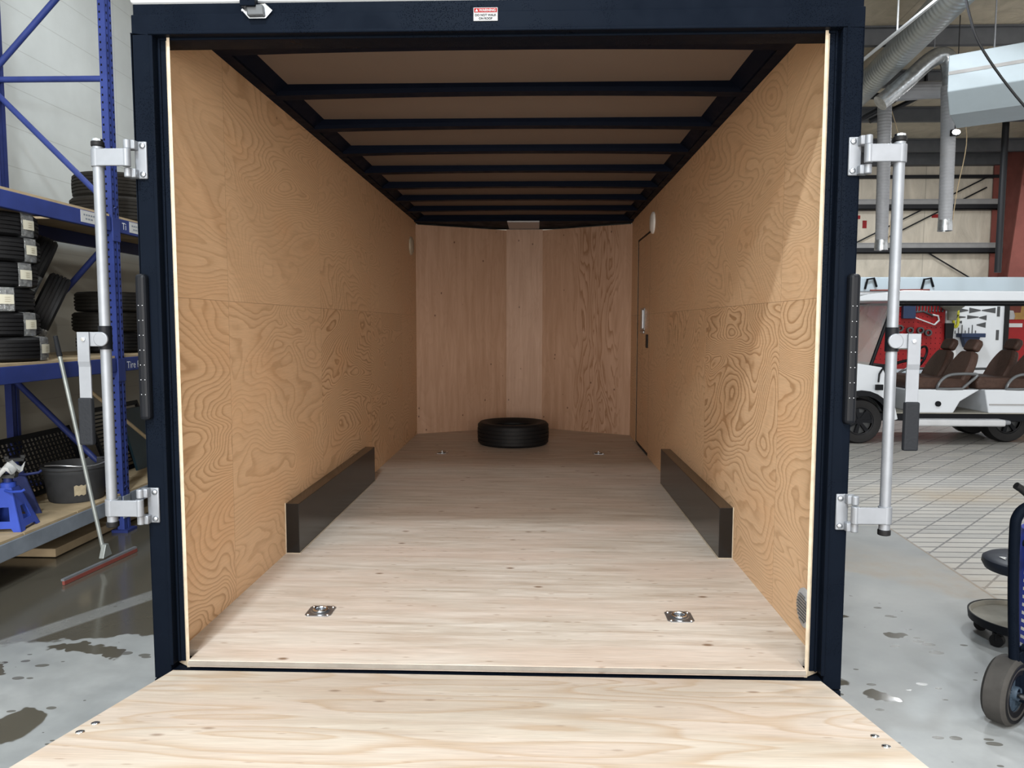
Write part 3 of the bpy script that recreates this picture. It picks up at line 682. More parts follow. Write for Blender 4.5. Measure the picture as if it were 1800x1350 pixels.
for i, lab in enumerate(('lower of two wrapped tires leaning behind the tall tire stack', 'upper of two wrapped tires leaning behind the tall tire stack')):
    c_ = Vector((-3.235, 2.675, 1.585)) + (up_ * .20 - lean * .165) * i
    e = make_tire('trailer_tire', c_, .285, .14, .16, lab, 'tire', 'wrapped tires leaning on the middle shelf')
    e.rotation_euler = rotm.to_euler()
    # tag azimuth: the side of the tread that faces the room
    loc = rotm.transposed() @ (Vector((.135, -2.4, 1.5)) - c_)
    wrap_bits(e, .285, .14, math.atan2(loc.y, loc.x) + (.55 if i == 0 else .15), .22)
for i, (x, y) in enumerate(((-3.27, 3.58), (-3.285, 3.56), (-3.265, 3.57))):
    e = make_tire('trailer_tire', (x, y, 1.289 + .08 + i * .158), .265, .155, .15, '%s of three dark tires stacked behind the rack upright' % ('bottom', 'middle', 'top')[i], 'tire', 'tires stacked in the second bay', 'tire_dusty' if i else 'tire')
    if i == 0: wrap_bits(e, .265, .155, -.15, .2)
for i, (x, y, r, h) in enumerate(((-3.18, 3.62, .37, .19), (-3.2, 3.62, .33, .185))):
    make_tire('trailer_tire', (x, y, 2.291 + h / 2 + i * .192), r, h, .18, '%s brown-black tire of the pair on the top shelf' % ('lower', 'upper')[i], 'tire', 'tires on the top shelf', 'tire_dusty', 5)

# ================================================================== PALLET RACK
rk = empty('pallet_rack', (-3.28, 2.92, 0), 'tall blue pallet rack with three shelves along the left wall', 'rack')
fx, rxx = -2.87, -3.68
for y in (.30, 2.92, 5.55):
    for nm, xc in (('front_post', -2.888), ('rear_post', rxx)):
        p = MB().box(xc - .025, xc + .025, y - .008, y + .002, 0.02, 4.6).box(xc - .025, xc - .017, y, y + .075, .02, 4.6).box(xc + .017, xc + .025, y, y + .028, .02, 4.6).box(xc + .009, xc + .019, y + .028, y + .046, .02, 4.6).box(xc + .017, xc + .025, y + .046, y + .075, .02, 4.6)
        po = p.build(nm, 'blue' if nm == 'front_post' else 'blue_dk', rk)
        MB().box(xc - .06, xc + .06, y - .03, y + .1, 0, .02).build('foot_plate', 'blue_dk', po)
        if y == 2.92 and nm == 'front_post':
            hh = MB()
            for k in range(88):
                z = .10 + k * .0508
                hh.box(xc - .016, xc - .006, y - .0095, y - .0078, z, z + .014)
                hh.box(xc + .0248, xc + .0262, y + .008, y + .018, z, z + .016); hh.box(xc + .0248, xc + .0262, y + .055, y + .065, z, z + .016)
            hh.build('slot_holes', 'ink', po)
    for (xa, za, xb, zb) in ((rxx, 3.225, fx, 3.225), (rxx, 3.30, fx, 4.13), (rxx, 3.13, fx, 2.32), (rxx, 1.30, fx, 2.15), (rxx, 1.13, fx, .32), (rxx, .35, fx, .35)):
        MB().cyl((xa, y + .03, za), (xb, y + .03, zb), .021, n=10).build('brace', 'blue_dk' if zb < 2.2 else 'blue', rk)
for zt, mt, mr in ((2.267, 'blue', 'blue_dk'), (1.27, 'blue', 'blue_dk'), (.273, 'rackgrey', 'blue_dk')):
    for (ya, yb) in ((.31, 2.90), (3.0, 5.54)):
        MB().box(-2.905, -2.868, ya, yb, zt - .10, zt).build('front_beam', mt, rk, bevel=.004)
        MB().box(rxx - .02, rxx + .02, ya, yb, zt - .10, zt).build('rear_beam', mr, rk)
        if zt > .5:
            MB().box(-2.84, -2.828, ya if ya > 1 else yb - .0, (ya if ya > 1 else yb) + .002, zt - .1, zt) 
        n = 2 if zt > .5 else 5; wd = (yb - ya) / n
        for k in range(n):
            MB().box(-3.72, -2.875, ya + k * wd + .004, ya + (k + 1) * wd - .006, zt + .001, zt + .016).build('deck_board', 'board', rk)
    MB().box(-2.867, -2.858, 2.905, 3.0, zt - .17, zt - .005).build('beam_connector', 'blue' if zt > .5 else 'rackgrey', rk, bevel=.002)
# paper labels and chalk writing on the beams
for (ya, yb, za, zb) in ((2.545, 2.745, 2.185, 2.262), (3.14, 3.34, 2.185, 2.262)):
    q = MB().box(-2.868, -2.8665, ya, yb, za, zb).build('shelf_label', 'lab_white', rk)
    d_ = MB()
    for k in range(5): d_.box(-2.8664, -2.8658, ya + .03 + k * .027, ya + .048 + k * .027, za + .045, za + .056)
    for k in range(3): d_.box(-2.8664, -2.8658, ya + .05 + k * .03, ya + .072 + k * .03, za + .02, za + .03)
    d_.build('label_print', 'rackgrey', q)
t_ = MB(); add_text(t_, 'Tire Rack 2', .072, (-2.867, 3.035, 1.19), (0, 1, 0), (0, 0, 1), align='LEFT'); add_text(t_, 'Ti', .07, (-2.867, 3.04, 2.195), (0, 1, 0), (0, 0, 1), align='LEFT')
t_.build('chalk_writing', 'chalk', rk)

# ================================================================== LEFT SIDE ITEMS
sq = empty('floor_squeegee', (-2.575, 2.13, 0), 'long-handled floor squeegee with maroon blade leaning on the blue rack', 'squeegee')
ba, bb = Vector((-2.613, 1.798, .0)), Vector((-2.536, 2.454, .0)); d = (bb - ba).normalized(); nrm = Vector((-d.y, d.x, 0))
def bar(a, b, hw, z0, z1):
    m_ = MB(); m_.prism([(a + nrm * hw)[:2], (b + nrm * hw)[:2], (b - nrm * hw)[:2], (a - nrm * hw)[:2]], 2, z0, z1); return m_
bar(ba, bb, .011, .024, .036).build('blade_holder', 'alu', sq)
bar(ba, bb, .008, .002, .024).xf(Matrix.Translation((.006, -.002, 0))).build('rubber_blade', 'maroon', sq)
base = Vector((-2.59, 2.19, .05)); tip = Vector((-2.845, 2.19, 1.44))
ax = (tip - base).normalized()
MB().prism([(2.14, .05), (2.24, .05), (2.205, .13), (2.175, .13)], 0, -2.60, -2.57).build('blade_bracket', 'polegrey', sq, bevel=.003)
MB().cyl(base, tip - ax * .12, .0125, n=14).build('pole', 'polegrey', sq)
MB().cyl(tip - ax * .13, tip, .016, .013, n=14).build('handle_grip', 'grip', sq, bevel=.003)

bk = empty('rubber_bucket', (-3.1, 2.74, .290), 'dusty black rubber bucket with wire bail on the bottom shelf', 'bucket')
MB().lathe([(.0, .0), (.165, .0), (.172, .01), (.200, .20), (.203, .205), (.203, .225), (.214, .23), (.214, .25), (.203, .25), (.196, .235), (.163, .02), (0, .015)], n=40).build('pail', 'bucket', bk, local=True)
bl = [(.212 * math.cos(t), .212 * math.sin(t), .262 + .01 * math.sin(t * 3)) for t in [R(-115) + R(215) * k / 24 for k in range(25)]]
MB().tube(bl, .005, 8).build('bail', 'wirem', bk, local=True)
vs = []
for k in range(6):
    t = R(-62) + R(22) * k / 5
    for (z, r) in ((.05, .182), (.12, .1925)): vs.append((r * math.cos(t), r * math.sin(t), z + .008 * (k % 2)))
MB().add(vs, [(2 * k, 2 * k + 2, 2 * k + 3, 2 * k + 1) for k in range(5)], 0, True).build('tape_patch', 'tape', bk, local=True)

def jack_stand(loc, label, mat='stand', sc=1., rz=0.):
    e = empty('jack_stand', loc, label, 'jack stand', 'blue jack stands on the bottom shelf', rz); e.scale = (sc,) * 3
    b = MB(); bt, tp, h = .115, .04, .25
    for k in range(4):
        q = Matrix.Rotation(k * math.pi / 2, 4, 'Z'); st = len(b.v)
        # one sheet-metal face with a window and splayed feet
        o = lambda u, z: (u, -(bt + (tp - bt) * z / h), z)
        P = [o(-.115, 0), o(-.07, 0), o(-.055, .02), o(.055, .02), o(.07, 0), o(.115, 0), o(.04, h), o(-.04, h), o(-.045, .06), o(.045, .06), o(.03, .14), o(-.03, .14)]
        Q = [(p[0], p[1] + .006, p[2]) for p in P]
        fs = [(0, 1, 2, 8), (0, 8, 11, 7), (2, 3, 9, 8), (3, 4, 5, 9), (5, 6, 10, 9), (6, 7, 11, 10)]
        b.add(P + Q, fs + [tuple(i + 12 for i in f[::-1]) for f in fs] + [(8, 9, 21, 20), (9, 10, 22, 21), (10, 11, 23, 22), (11, 8, 20, 23), (0, 7, 19, 12), (5, 17, 18, 6)])
        b.xf(q, st)
    b.build('stand_base', mat, e, local=True)
    MB().cyl((0, 0, .2), (0, 0, .31), .024, n=16).build('ratchet_post', 'blue_dk', e, local=True)
    MB().box(-.045, .045, -.025, .025, .305, .325).box(-.05, -.03, -.025, .025, .32, .34).box(.03, .05, -.025, .025, .32, .34).build('saddle', 'tooldark', e, local=True)
    MB().lathe([(.035, .245), (.042, .25), (.042, .275), (.03, .28)], n=20).build('collar', mat, e, local=True)
    MB().tube([(0, -.04, .235), (.05, -.075, .232), (.11, -.08, .236), (.125, -.075, .246)], .008, 8).build('release_lever', mat, e, local=True)
jack_stand((-3.03, 1.97, .290), 'bright blue jack stand with open windows at the near shelf edge', 'stand', 1.0, R(10))
jack_stand((-3.25, 2.34, .290), 'shadowed dark blue jack stand left of the black bucket', 'blue_dk', 1.1, R(40))  # its shade comes from the darker blue
rag = MB(); vs = []
for i in range(7):
    for j in range(7):
        u, v = i / 6 - .5, j / 6 - .5
        vs.append((-3.04 + u * .16, 1.95 + v * .16, .642 + .025 * math.sin(u * 9 + v * 4) + .02 * math.cos(v * 11) + .02 * (u + v)))
rag.add(vs, [(i * 7 + j, (i + 1) * 7 + j, (i + 1) * 7 + j + 1, i * 7 + j + 1) for i in range(6) for j in range(6)], 0, True)
o = tag(rag.build('plastic_bag', 'lab_white'), 'crumpled white bag lying on top of the bright blue jack stand', 'bag'); sm = o.modifiers.new('solid', 'SOLIDIFY'); sm.thickness = .004

def grid_panel(name, y0, y1, z0, z1, x, lean, mat, label, cat, rows, cols, slant=False):
    e = empty(name, (x, (y0 + y1) / 2, z0), label, cat)
    f = MB(); t = .012; h = z1 - z0
    f.box(x - t, x + t, y0, y0 + .03, z0, z1).box(x - t, x + t, y1 - .03, y1, z0, z1).box(x - t, x + t, y0, y1, z0, z0 + .03).box(x - t, x + t, y0, y1, z1 - .03, z1)
    mm = Matrix.Translation((x, 0, z0)) @ Matrix.Rotation(-lean, 4, 'Y') @ Matrix.Translation((-x, 0, -z0))
    f.xf(mm).build('rim', mat, e)
    g_ = MB()
    for k in range(1, rows): z = z0 + h * k / rows; g_.box(x - .008, x + .008, y0, y1, z - .006, z + .004)
    for k in range(1, cols): y = y0 + (y1 - y0) * k / cols; g_.box(x - .005, x + .005, y - .006, y + .006, z0, z1)
    g_.xf(mm).build('lattice', mat, e)
grid_panel('crate_panel', 2.55, 3.42, .291, .74, -3.42, .35, 'blk_pl', 'black woven lattice crate side leaning behind the black bucket', 'crate', 14, 20)
grid_panel('slatted_mat', 3.5, 4.3, .291, .86, -3.30, .35, 'blk_pl', 'black slatted rubber mat leaning right of the rack upright', 'mat', 18, 2)
tag(MB().box(-.02, .0, 3.75, 4.9, 0, .52).xf(Matrix.Translation((-3.2, 0, .292)) @ Matrix.Rotation(-.25, 4, 'Y')).build('teal_panel', 'teal'), 'dark teal sheet standing on the bottom shelf beside the trailer', 'panel')
tag(MB().cyl((-3.3, 3.3, .99), (-2.95, 3.95, .305), .014, n=10).build('wood_handle', 'stickwood'), 'slim wooden tool handle slanting down right of the rack upright', 'handle')
tag(MB().cyl((-3.25, 2.98, .70), (-2.98, 3.06, .305), .014, n=10).build('white_tube', 'white_pl'), 'white plastic tube slanting behind the black bucket', 'tube')
tag(MB().box(-3.55, -2.98, 2.3, 5.2, 0.005, .06).build('floor_plank', 'board', bevel=.004), 'pale plank lying on the ground under the bottom shelf', 'plank')
tag(MB().lathe([(0, 0), (.028, 0), (.028, .09), (.012, .11), (.012, .125), (0, .125)], (-3.62, 2.75, .289), n=16).build('spray_bottle', 'lab_white'), 'small pale bottle standing at the back of the bottom shelf', 'bottle')

# ================================================================== RIGHT SIDE: overhead
tag(MB().cyl((4.12, 4.4, 4.78), (4.92, 9.6, 4.93), .175, .175, n=32).build('spiral_duct', 'duct'), 'large galvanised duct running under the roof', 'duct')
tag(MB().tube(cr([(4.47, 7.6, 4.32), (4.8, 7.6, 4.6), (5.04, 7.6, 4.82), (5.2, 7.6, 4.90), (5.31, 7.6, 4.82), (5.36, 7.61, 4.52)]), .105, 16).build('foil_duct', 'foil'), 'crinkled foil duct bending down beneath the large duct', 'duct')
tag(MB().cyl((5.12, 7.6, 4.97), (5.12, 7.6, zc(7.6) - .004), .006, n=8).build('duct_hanger', 'alu'), 'thin wire hanging the crinkled foil duct from the roof', 'wire')
tag(MB().tube([(4.9, 8.35, 4.66), (5.4, 8.35, 4.70), (6.6, 8.35, 4.74)], .115, 16).build('grey_duct', 'flex'), 'grey round duct lying level behind the foil duct', 'duct')
for (x, y, zt, zb, r, lab) in ((5.36, 7.62, 4.53, 2.72, .088, 'nearer grey exhaust hose hanging beside the white heater'), (4.90, 8.38, 4.58, 2.55, .088, 'farther grey exhaust hose hanging behind the right lock bar')):
    e = empty('exhaust_hose', (x, y, zb), lab, 'hose', 'hanging exhaust hoses')
    MB().tube([(x - .03, y, zt), (x - .01, y, (zt + zb) / 2 + .2), (x, y, zb + .12)], [r * 1.05, r * .98, r * .92], 18).build('hose', 'flex', e)
    MB().lathe([(r * .93, .14), (r * .96, .12), (r * 1.0, .0), (r * .93, .0), (r * .9, .1)], (x, y, zb), n=20).build('nozzle', 'foil', e)
    MB().tube(cr([(x + .02, y, zt), (x + .22, y, (zt + zb) / 2 + .3), (x + .13, y, zb + .5), (x + .09, y, zb + .1)]), .006, 6).build('pull_cord', 'stickwood', e)
wl = empty('work_light', (5.335, 7.4, 3.90), 'small bright work light glowing beside the hanging exhaust hose', 'lamp')
MB().box(5.285, 5.385, 7.41, 7.47, 3.87, 3.95).build('lamp_housing', 'blk_pl', wl, bevel=.01)
MB().ball((5.335, 7.405, 3.91), (.05, .02, .032), 16).build('lamp_lens', 'lamp_on', wl)
MB().tube([(5.335, 7.44, 3.95), (5.335, 7.44, 4.75), (5.335, 7.44, zc(7.44) - .005)], .006, 6).build('lamp_cable', 'pipe', wl)
he = empty('air_heater', (5.4, 6.0, 3.85), 'white sheet-metal heater box hung from the roof at top right', 'heater')
hm = Matrix.Translation((4.474, 6.0, 0)) @ Matrix.Rotation(R(-34), 4, 'Z')
MB().prism([(0, 4.36), (0, 3.985), (.26, 3.80), (.95, 3.80), (.95, 4.36)], 0, 0, 3.0).xf(hm).build('cabinet', 'heater', he, bevel=.01)
MB().prism([(-.006, 4.19), (-.006, 4.155), (0, 4.155), (0, 4.19)], 0, .004, 2.996).xf(hm).build('cabinet_seam', 'girt', he)
for q in ((.4, .1), (1.0, .1), (1.8, .1), (1.0, .8)): MB().cyl(hm @ Vector((*q, 4.3)), hm @ Vector((*q, zc((hm @ Vector((*q, 0))).y) - .01)), .008, n=8).build('hanger_rod', 'alu', he)
tag(MB().tube([(3.86, 12.8, 4.55), (3.86, 5.2, 4.55), (3.86, 1.0, 4.55)], .018, 8).build('white_conduit', 'white'), 'thin white conduit rising under the roof at upper right', 'conduit')
tag(MB().tube([(3.86, 5.85, zc(5.85) - .005), (3.86, 5.85, 4.6), (3.86, 5.85, 4.566)], .009, 6).build('conduit_hanger', 'white'), 'white hanger wire holding the thin conduit', 'wire')
tag(MB().tube([(4.3, 9.0, 4.815), (7.5, 9.0, 4.815)], .045, 10).tube([(5.715, 9.0, 4.82), (5.715, 9.0, 5.12), (5.42, 9.0, 4.95)], .04, 10).build('gas_pipe', 'pipe'), 'black iron pipe running level with an upward branch', 'pipe')
tag(MB().tube([(4.75, 9.15, 4.46), (5.36, 9.05, 4.80)], .035, 8).build('black_strut', 'pipe'), 'upper of two black pipes slanting below the gas pipe', 'pipe')
tag(MB().tube([(5.0, 9.15, 4.50), (5.62, 9.05, 4.80)], .035, 8).build('black_strut', 'pipe'), 'lower of two black pipes slanting below the gas pipe', 'pipe')
tag(MB().cyl((8.05, 11.0, 2.42), (8.06, 11.0, zc(11)), .055, n=12).build('black_downpipe', 'pipe'), 'black vertical pipe in front of the red steel column', 'pipe')
tag(MB().tube(cr([(3.66, 4.6, zc(4.6) - .01), (3.80, 4.6, 4.7), (3.916, 4.6, 4.22), (4.05, 4.6, 3.918), (4.42, 4.6, 3.452), (4.9, 4.6, 3.0)]), .011, 8).build('black_cable', 'pipe'), 'black cable hanging across the front of the white heater', 'cable')
for (x, z, wx, hz, lab) in ((6.6, 3.50, .08, .15, 'tall red tape patch nearest the trailer on the back wall'), (6.86, 3.72, .09, .07, 'small red tape patch above the tall one on the back wall'), (6.48, 3.64, .06, .07, 'tiny red tape patch beside the black trailer post'), (8.0, 3.66, .2, .07, 'wide red tape patch near the diagonal rod'), (8.22, 3.56, .07, .15, 'narrow red tape patch left of the hose nozzle'), (9.75, 3.6, .06, .2, 'red tape strip right of the red column')):
    tag(MB().box(x - wx / 2, x + wx / 2, 12.990, 12.999, z - hz / 2, z + hz / 2).build('red_tape', 'red'), lab, 'tape', 'red tape patches on the back wall')

# ================================================================== UTILITY CART
ct = empty('utility_cart', (5.6, 7.95, 0), 'white open-sided electric utility cart with brown seats at right', 'cart')
y0, y1 = 7.30, 8.55
# front cowl with wheel arch
arch = [(4.25 + .37 * math.cos(t), .29 + .37 * math.sin(t)) for t in [R(0) + R(180) * k / 10 for k in range(11)]]
cow = [(4.72, .32)] + [(4.62, .29)] + arch + [(3.7, .29), (3.5, .45), (3.5, .8), (3.75, .94), (4.2, 1.03), (4.5, .98), (4.62, .72)]
MB().prism(cow, 1, y0, y0 + .28).prism(cow, 1, y1 - .28, y1).prism([(3.5, .35), (3.85, .35), (3.85, .9), (4.5, .9), (4.62, .72), (4.62, .32), (4.72, .32), (4.62, .95), (4.5, .98), (4.2, 1.03), (3.75, .94), (3.5, .8)], 1, y0 + .28, y1 - .28).build('front_cowl', 'cart', ct, bevel=.02)
aro = [(4.25 + .40 * math.cos(t), .29 + .40 * math.sin(t)) for t in [R(5) + R(170) * k / 12 for k in range(13)]]; ari = [(4.25 + .335 * math.cos(t), .29 + .335 * math.sin(t)) for t in [R(175) - R(170) * k / 12 for k in range(13)]]
MB().prism(aro + ari, 1, y0 - .035, y0 + .1).build('wheel_arch', 'blk_pl', ct)
MB().box(4.0, 7.8, y0 + .04, y1 - .04, .30, .395).build('chassis', 'blk_pl', ct)
MB().box(4.6, 7.4, y0 + .02, y1 - .02, .395, .405).build('floor_mat', 'tray', ct)
MB().box(4.80, 5.99, y0 - .13, y0 + .03, .25, .335).build('running_board', 'silver', ct, bevel=.02)
MB().box(5.90, 6.06, y0 - .12, y0 + .03, .27, .325).build('board_end', 'alu', ct, bevel=.02)
def wheel(cx, cy, face=-1):
    wv = MB().lathe([(.16, -.1), (.19, -.11), (.27, -.11), (.29, -.07), (.29, .07), (.27, .11), (.16, .1)], (cx, cy, .29), ax=1, n=36).build('wheel', 'tire', ct)
    s_ = MB(); yy = cy - .085
    for k in range(7):
        t = 2 * math.pi * k / 7
        a, b = t - .14, t + .14
        s_.prism([(cx + .035 * math.cos(t - .5), .29 + .035 * math.sin(t - .5)), (cx + .17 * math.cos(a), .29 + .17 * math.sin(a)), (cx + .17 * math.cos(b), .29 + .17 * math.sin(b)), (cx + .035 * math.cos(t + .5), .29 + .035 * math.sin(t + .5))], 1, yy - .015, yy + .02)
    s_.lathe([(.165, -.1), (.175, -.108), (.185, -.1)], (cx, cy, .29), ax=1, n=32).cyl((cx, yy - .02, .29), (cx, yy + .02, .29), .045, n=16)
    s_.build('rim', 'blk_pl', wv)
    MB().cyl((cx, cy - .05, .29), (cx, cy + .05, .29), .165, n=28).build('rim_barrel', 'tooldark', wv)
wheel(4.25, 7.43); wheel(4.25, 8.42); wheel(6.22, 7.62); wheel(6.22, 8.38)
# windshield and roof
for y in (y0 + .06, y1 - .06): MB().tube([(4.36, y, .95), (4.52, y, 1.45), (4.64, y, 1.82)], .022, 10).build('windshield_post', 'blk_pl', ct)
MB().add([(4.37, y0 + .07, .97), (4.37, y1 - .07, .97), (4.635, y1 - .07, 1.80), (4.635, y0 + .07, 1.80), (4.362, y0 + .07, .97), (4.362, y1 - .07, .97), (4.627, y1 - .07, 1.80), (4.627, y0 + .07, 1.80)], [(0, 1, 2, 3), (7, 6, 5, 4), (0, 3, 7, 4), (1, 5, 6, 2)]).build('windshield', 'pane', ct)
MB().prism([(4.05, 1.81), (4.3, 1.815), (7.7, 1.815), (7.7, 1.93), (4.7, 1.945), (4.25, 1.90), (4.05, 1.84)], 1, y0 - .08, y1 + .08).build('roof', 'cart', ct, bevel=.02)
MB().box(4.62, 7.6, y0 - .02, y0 + .03, 1.785, 1.815).box(4.62, 7.6, y1 - .03, y1 + .02, 1.785, 1.815).build('roof_frame', 'blk_pl', ct)
for x in (7.3,):
    for y in (y0 + .05, y1 - .05): MB().cyl((x, y, .6), (x, y, 1.8), .022, n=10).build('roof_post', 'blk_pl', ct)
MB().prism([(4.36, .78), (4.60, .72), (4.66, .86), (4.58, 1.02), (4.42, 1.0)], 1, y0 + .06, y1 - .06).build('dashboard', 'blk_pl', ct, bevel=.02)
pts = [(5.24 + .07 * math.cos(t), 7.9 + .16 * math.sin(t), 1.08 + .15 * math.cos(t)) for t in [2 * math.pi * k / 24 for k in range(24)]]
MB().tube(pts, .016, 8, closed=True).cyl((4.60, 7.9, .92), (5.24, 7.9, 1.08), .02).tube([(5.24, 7.75, 1.08), (5.24, 8.05, 1.08)], .014, 8).build('steering_wheel', 'blk_pl', ct)
MB().tube([(4.52, y0 + .02, .98), (4.44, y0 - .05, .90), (4.42, y0 - .08, .8)], .012, 8).box(4.38, 4.47, y0 - .11, y0 - .08, .70, .77).build('side_mirror', 'blk_pl', ct)
def row(dx, tag_):
    if tag_ == 0:
        MB().prism([(4.82, .70), (4.94, .40), (5.42, .40), (5.50, .55), (5.74, .70)], 1, y0 + .03, y1 - .03).build('seat_pod', 'cart', ct, bevel=.015)
        MB().cyl((5.22, y0 + .01, .52), (5.22, y0 + .04, .52), .035, n=16).build('pod_port', 'blk_pl', ct)
        MB().cyl((4.90, y0 - .0, .62), (4.90, y0 + .04, .62), .03, n=12).build('filler_cap', 'red', ct, label='red filler cap on the front seat pod')
    else:
        MB().prism([(5.80, .70), (5.86, .40), (7.4, .40), (7.4, .70)], 1, y0 + .03, y1 - .03).build('seat_pod', 'cart', ct, bevel=.015)
        MB().prism([(5.86, .52), (6.4, .52), (6.55, .56), (6.65, .66), (6.65, .64), (6.56, .545), (6.4, .505), (5.86, .505)], 1, y0 + .02, y0 + .032).build('pod_groove', 'girt', ct)
    MB().prism([(4.88 + dx, .70), (4.86 + dx, .80), (4.92 + dx, .86), (5.62 + dx, .83), (5.66 + dx, .70)], 1, y0 + .1, y1 - .1).build('seat_cushion', 'brown', ct, bevel=.03, seg=3)
    for (ya, yb) in ((y0 + .1, y0 + .58), (y1 - .58, y1 - .1)):
        sd = MB(); th = R(17); n = 10; prof = []
        for k in range(n + 1):
            f = k / n; hw = (yb - ya) / 2 * (1. - .45 * max(0, (f - .35) / .65) ** 2); prof.append((f * .44, hw))
            cyb = (ya + yb) / 2
        out = [(cyb - hw, z) for z, hw in prof] + [(cyb + hw, z) for z, hw in reversed(prof)]
        sd.prism(out, 0, 0., .11)
        mm = Matrix.Translation((5.52 + dx, 0, .80)) @ Matrix.Rotation(th + R(10), 4, 'Y')
        sd.xf(mm); bo = sd.build('seat_back', 'brown', ct, bevel=.035, seg=3)
        MB().prism([(cyb - .125, .45), (cyb - .135, .57), (cyb - .09, .61), (cyb + .09, .61), (cyb + .135, .57), (cyb + .125, .45)], 0, .0, .10).xf(mm).build('headrest', 'brown', bo, bevel=.03, seg=3)
    for ym in (y0 + .04, y1 - .04):
        MB().tube(cr([(5.20 + dx, ym, .71), (5.26 + dx, ym, .82), (5.38 + dx, ym, .89), (5.64 + dx, ym, .90), (5.70 + dx, ym, .88), (5.62 + dx, ym, .80), (5.52 + dx, ym, .71)], 3) + [(5.36 + dx, ym, .705)], .018, 8, closed=True).build('armrest', 'tubegrey', ct)
row(0, 0); row(.86, 1)

# ================================================================== BACKGROUND: tool trailer and tool board
st = empty('service_trailer', (8.0, 11.9, 0), 'pale long service trailer with open plywood-lined side behind the cart', 'trailer')
MB().box(5.5, 11.5, 11.5, 12.6, 2.11, 2.375).build('roof_box', 'palebody', st, bevel=.02)
MB().box(5.5, 7.48, 11.52, 12.6, .35, 2.11).box(7.48, 8.52, 11.5, 12.6, .35, 2.11).box(10.4, 11.5, 11.5, 12.6, .35, 2.11).box(8.52, 10.4, 12.5, 12.6, .35, 2.11).build('body', 'white', st)
fo = [(8.50, .4), (8.50, 1.90), (8.56, 1.99), (8.66, 2.03), (10.3, 2.03), (10.4, 1.9), (10.4, .4), (10.33, .4), (10.33, 1.88), (10.26, 1.97), (8.68, 1.97), (8.60, 1.94), (8.57, 1.87), (8.57, .4)]
MB().prism(fo, 1, 11.46, 11.52).build('opening_frame', 'blk_rub', st)
MB().box(8.56, 10.36, 12.44, 12.5, .4, 2.05).box(8.54, 8.56, 11.55, 12.5, .4, 2.05).box(8.56, 10.36, 11.55, 12.5, .38, .4).box(8.56, 10.36, 11.55, 12.5, 2.05, 2.08).build('plywood_lining', 'plyint', st)
MB().box(9.0, 11.0, 11.7, 12.4, .0, .38).build('axle_box', 'blk_pl', st)
MB().box(5.8, 8.4, 11.7, 12.4, .0, .35).build('skirt', 'blk_pl', st)
for x in (6.02, 7.02): MB().tube([(x, 11.49, 2.16), (x + .02, 11.45, 2.33), (x + .14, 11.46, 2.35), (x + .2, 11.48, 2.2)], .02, 8).build('grab_hook', 'blk_pl', st)
MB().cyl((6.1, 11.47, 2.135), (7.15, 11.47, 2.145), .014, n=8).build('roof_rail', 'maroon', st)
# tool silhouettes printed on the white door panel
sg = MB()
def dart(x, z, l, h, flip=1, mb=sg, y=11.497):
    a, b = (x, x + l) if flip > 0 else (x + l, x)
    mb.prism([(a, z - h / 2), (b, z - .008), (b, z + .008), (a, z + h / 2)], 1, y - .003, y + .002)
for (x, z, l, h, f) in ((7.66, 1.78, .2, .1, 1), (7.88, 1.78, .2, .1, 1), (8.1, 1.78, .24, .1, -1), (7.66, 1.66, .16, .05, 1), (7.85, 1.66, .2, .07, 1), (8.06, 1.65, .13, .09, -1), (7.66, 1.57, .1, .05, -1), (8.02, 1.52, .16, .1, -1)): dart(x, z, l, h, f)
for k in range(7): sg.box(7.64 + k * .06, 7.655 + k * .06, 11.494, 11.5, 1.36, 1.42 + .05 * (k % 3))
for (x, z) in ((8.37, 1.76), (7.55, 1.38), (8.37, 1.34)): sg.box(x, x + .05, 11.494, 11.5, z - .09, z + .09)
sg.build('tool_outlines', 'tooldark', st)
tb = empty('tool_board', (6.7, 11.42, .72), 'red pegboard crowded with tools behind the cart windshield', 'pegboard')
pb = MB().box(5.75, 7.42, 11.42, 11.45, .72, 2.02)
pb.build('board', 'red', tb)
ph = MB()
for i in range(20):
    for j in range(12): ph.box(5.82 + i * .08, 5.834 + i * .08, 11.4185, 11.42, .80 + j * .095, .814 + j * .095)
ph.build('peg_holes', 'ink', tb)
wb = empty('workbench', (6.7, 11.15, 0), 'workbench with pale top and red drawers under the red pegboard', 'workbench')
MB().box(5.8, 7.45, 10.85, 11.40, .68, .73).build('bench_top', 'palebody', wb, bevel=.008)
for k in range(3):
    dd = MB().box(5.86 + k * .53, 6.36 + k * .53, 10.88, 11.38, .04, .66).build('drawer_unit', 'red', wb, bevel=.008)
    MB().box(5.95 + k * .53, 6.27 + k * .53, 10.865, 10.88, .55, .57).box(5.95 + k * .53, 6.27 + k * .53, 10.865, 10.88, .33, .35).build('drawer_pull', 'silver', dd)
def hang(name, mb, mat, label, cat): return tag(mb.build(name, mat, bevel=.006), label, cat)
hang('tool_case', MB().box(6.64, 6.86, 11.33, 11.415, 1.63, 1.90), 'navy', 'dark navy tool case hung on the red pegboard', 'case')
hang('bar_clamp', MB().tube([(6.82, 11.395, 1.74), (7.02, 11.395, 1.76), (7.2, 11.395, 1.68)], .018, 8).box(6.80, 6.84, 11.38, 11.41, 1.66, 1.78), 'tooldark', 'dark bar clamp beside the navy tool case', 'clamp')
hs = empty('hacksaw', (7.05, 11.4, 1.62), 'hacksaw with pale handle hung below the bar clamp', 'hacksaw')
MB().tube([(6.86, 11.39, 1.66), (6.9, 11.39, 1.64), (7.22, 11.39, 1.52)], .012, 8).build('saw_blade', 'lab_white', hs)
MB().tube([(7.18, 11.39, 1.70), (7.28, 11.39, 1.68), (7.30, 11.39, 1.60), (7.22, 11.39, 1.52)], .016, 8).build('saw_handle', 'lab_white', hs)
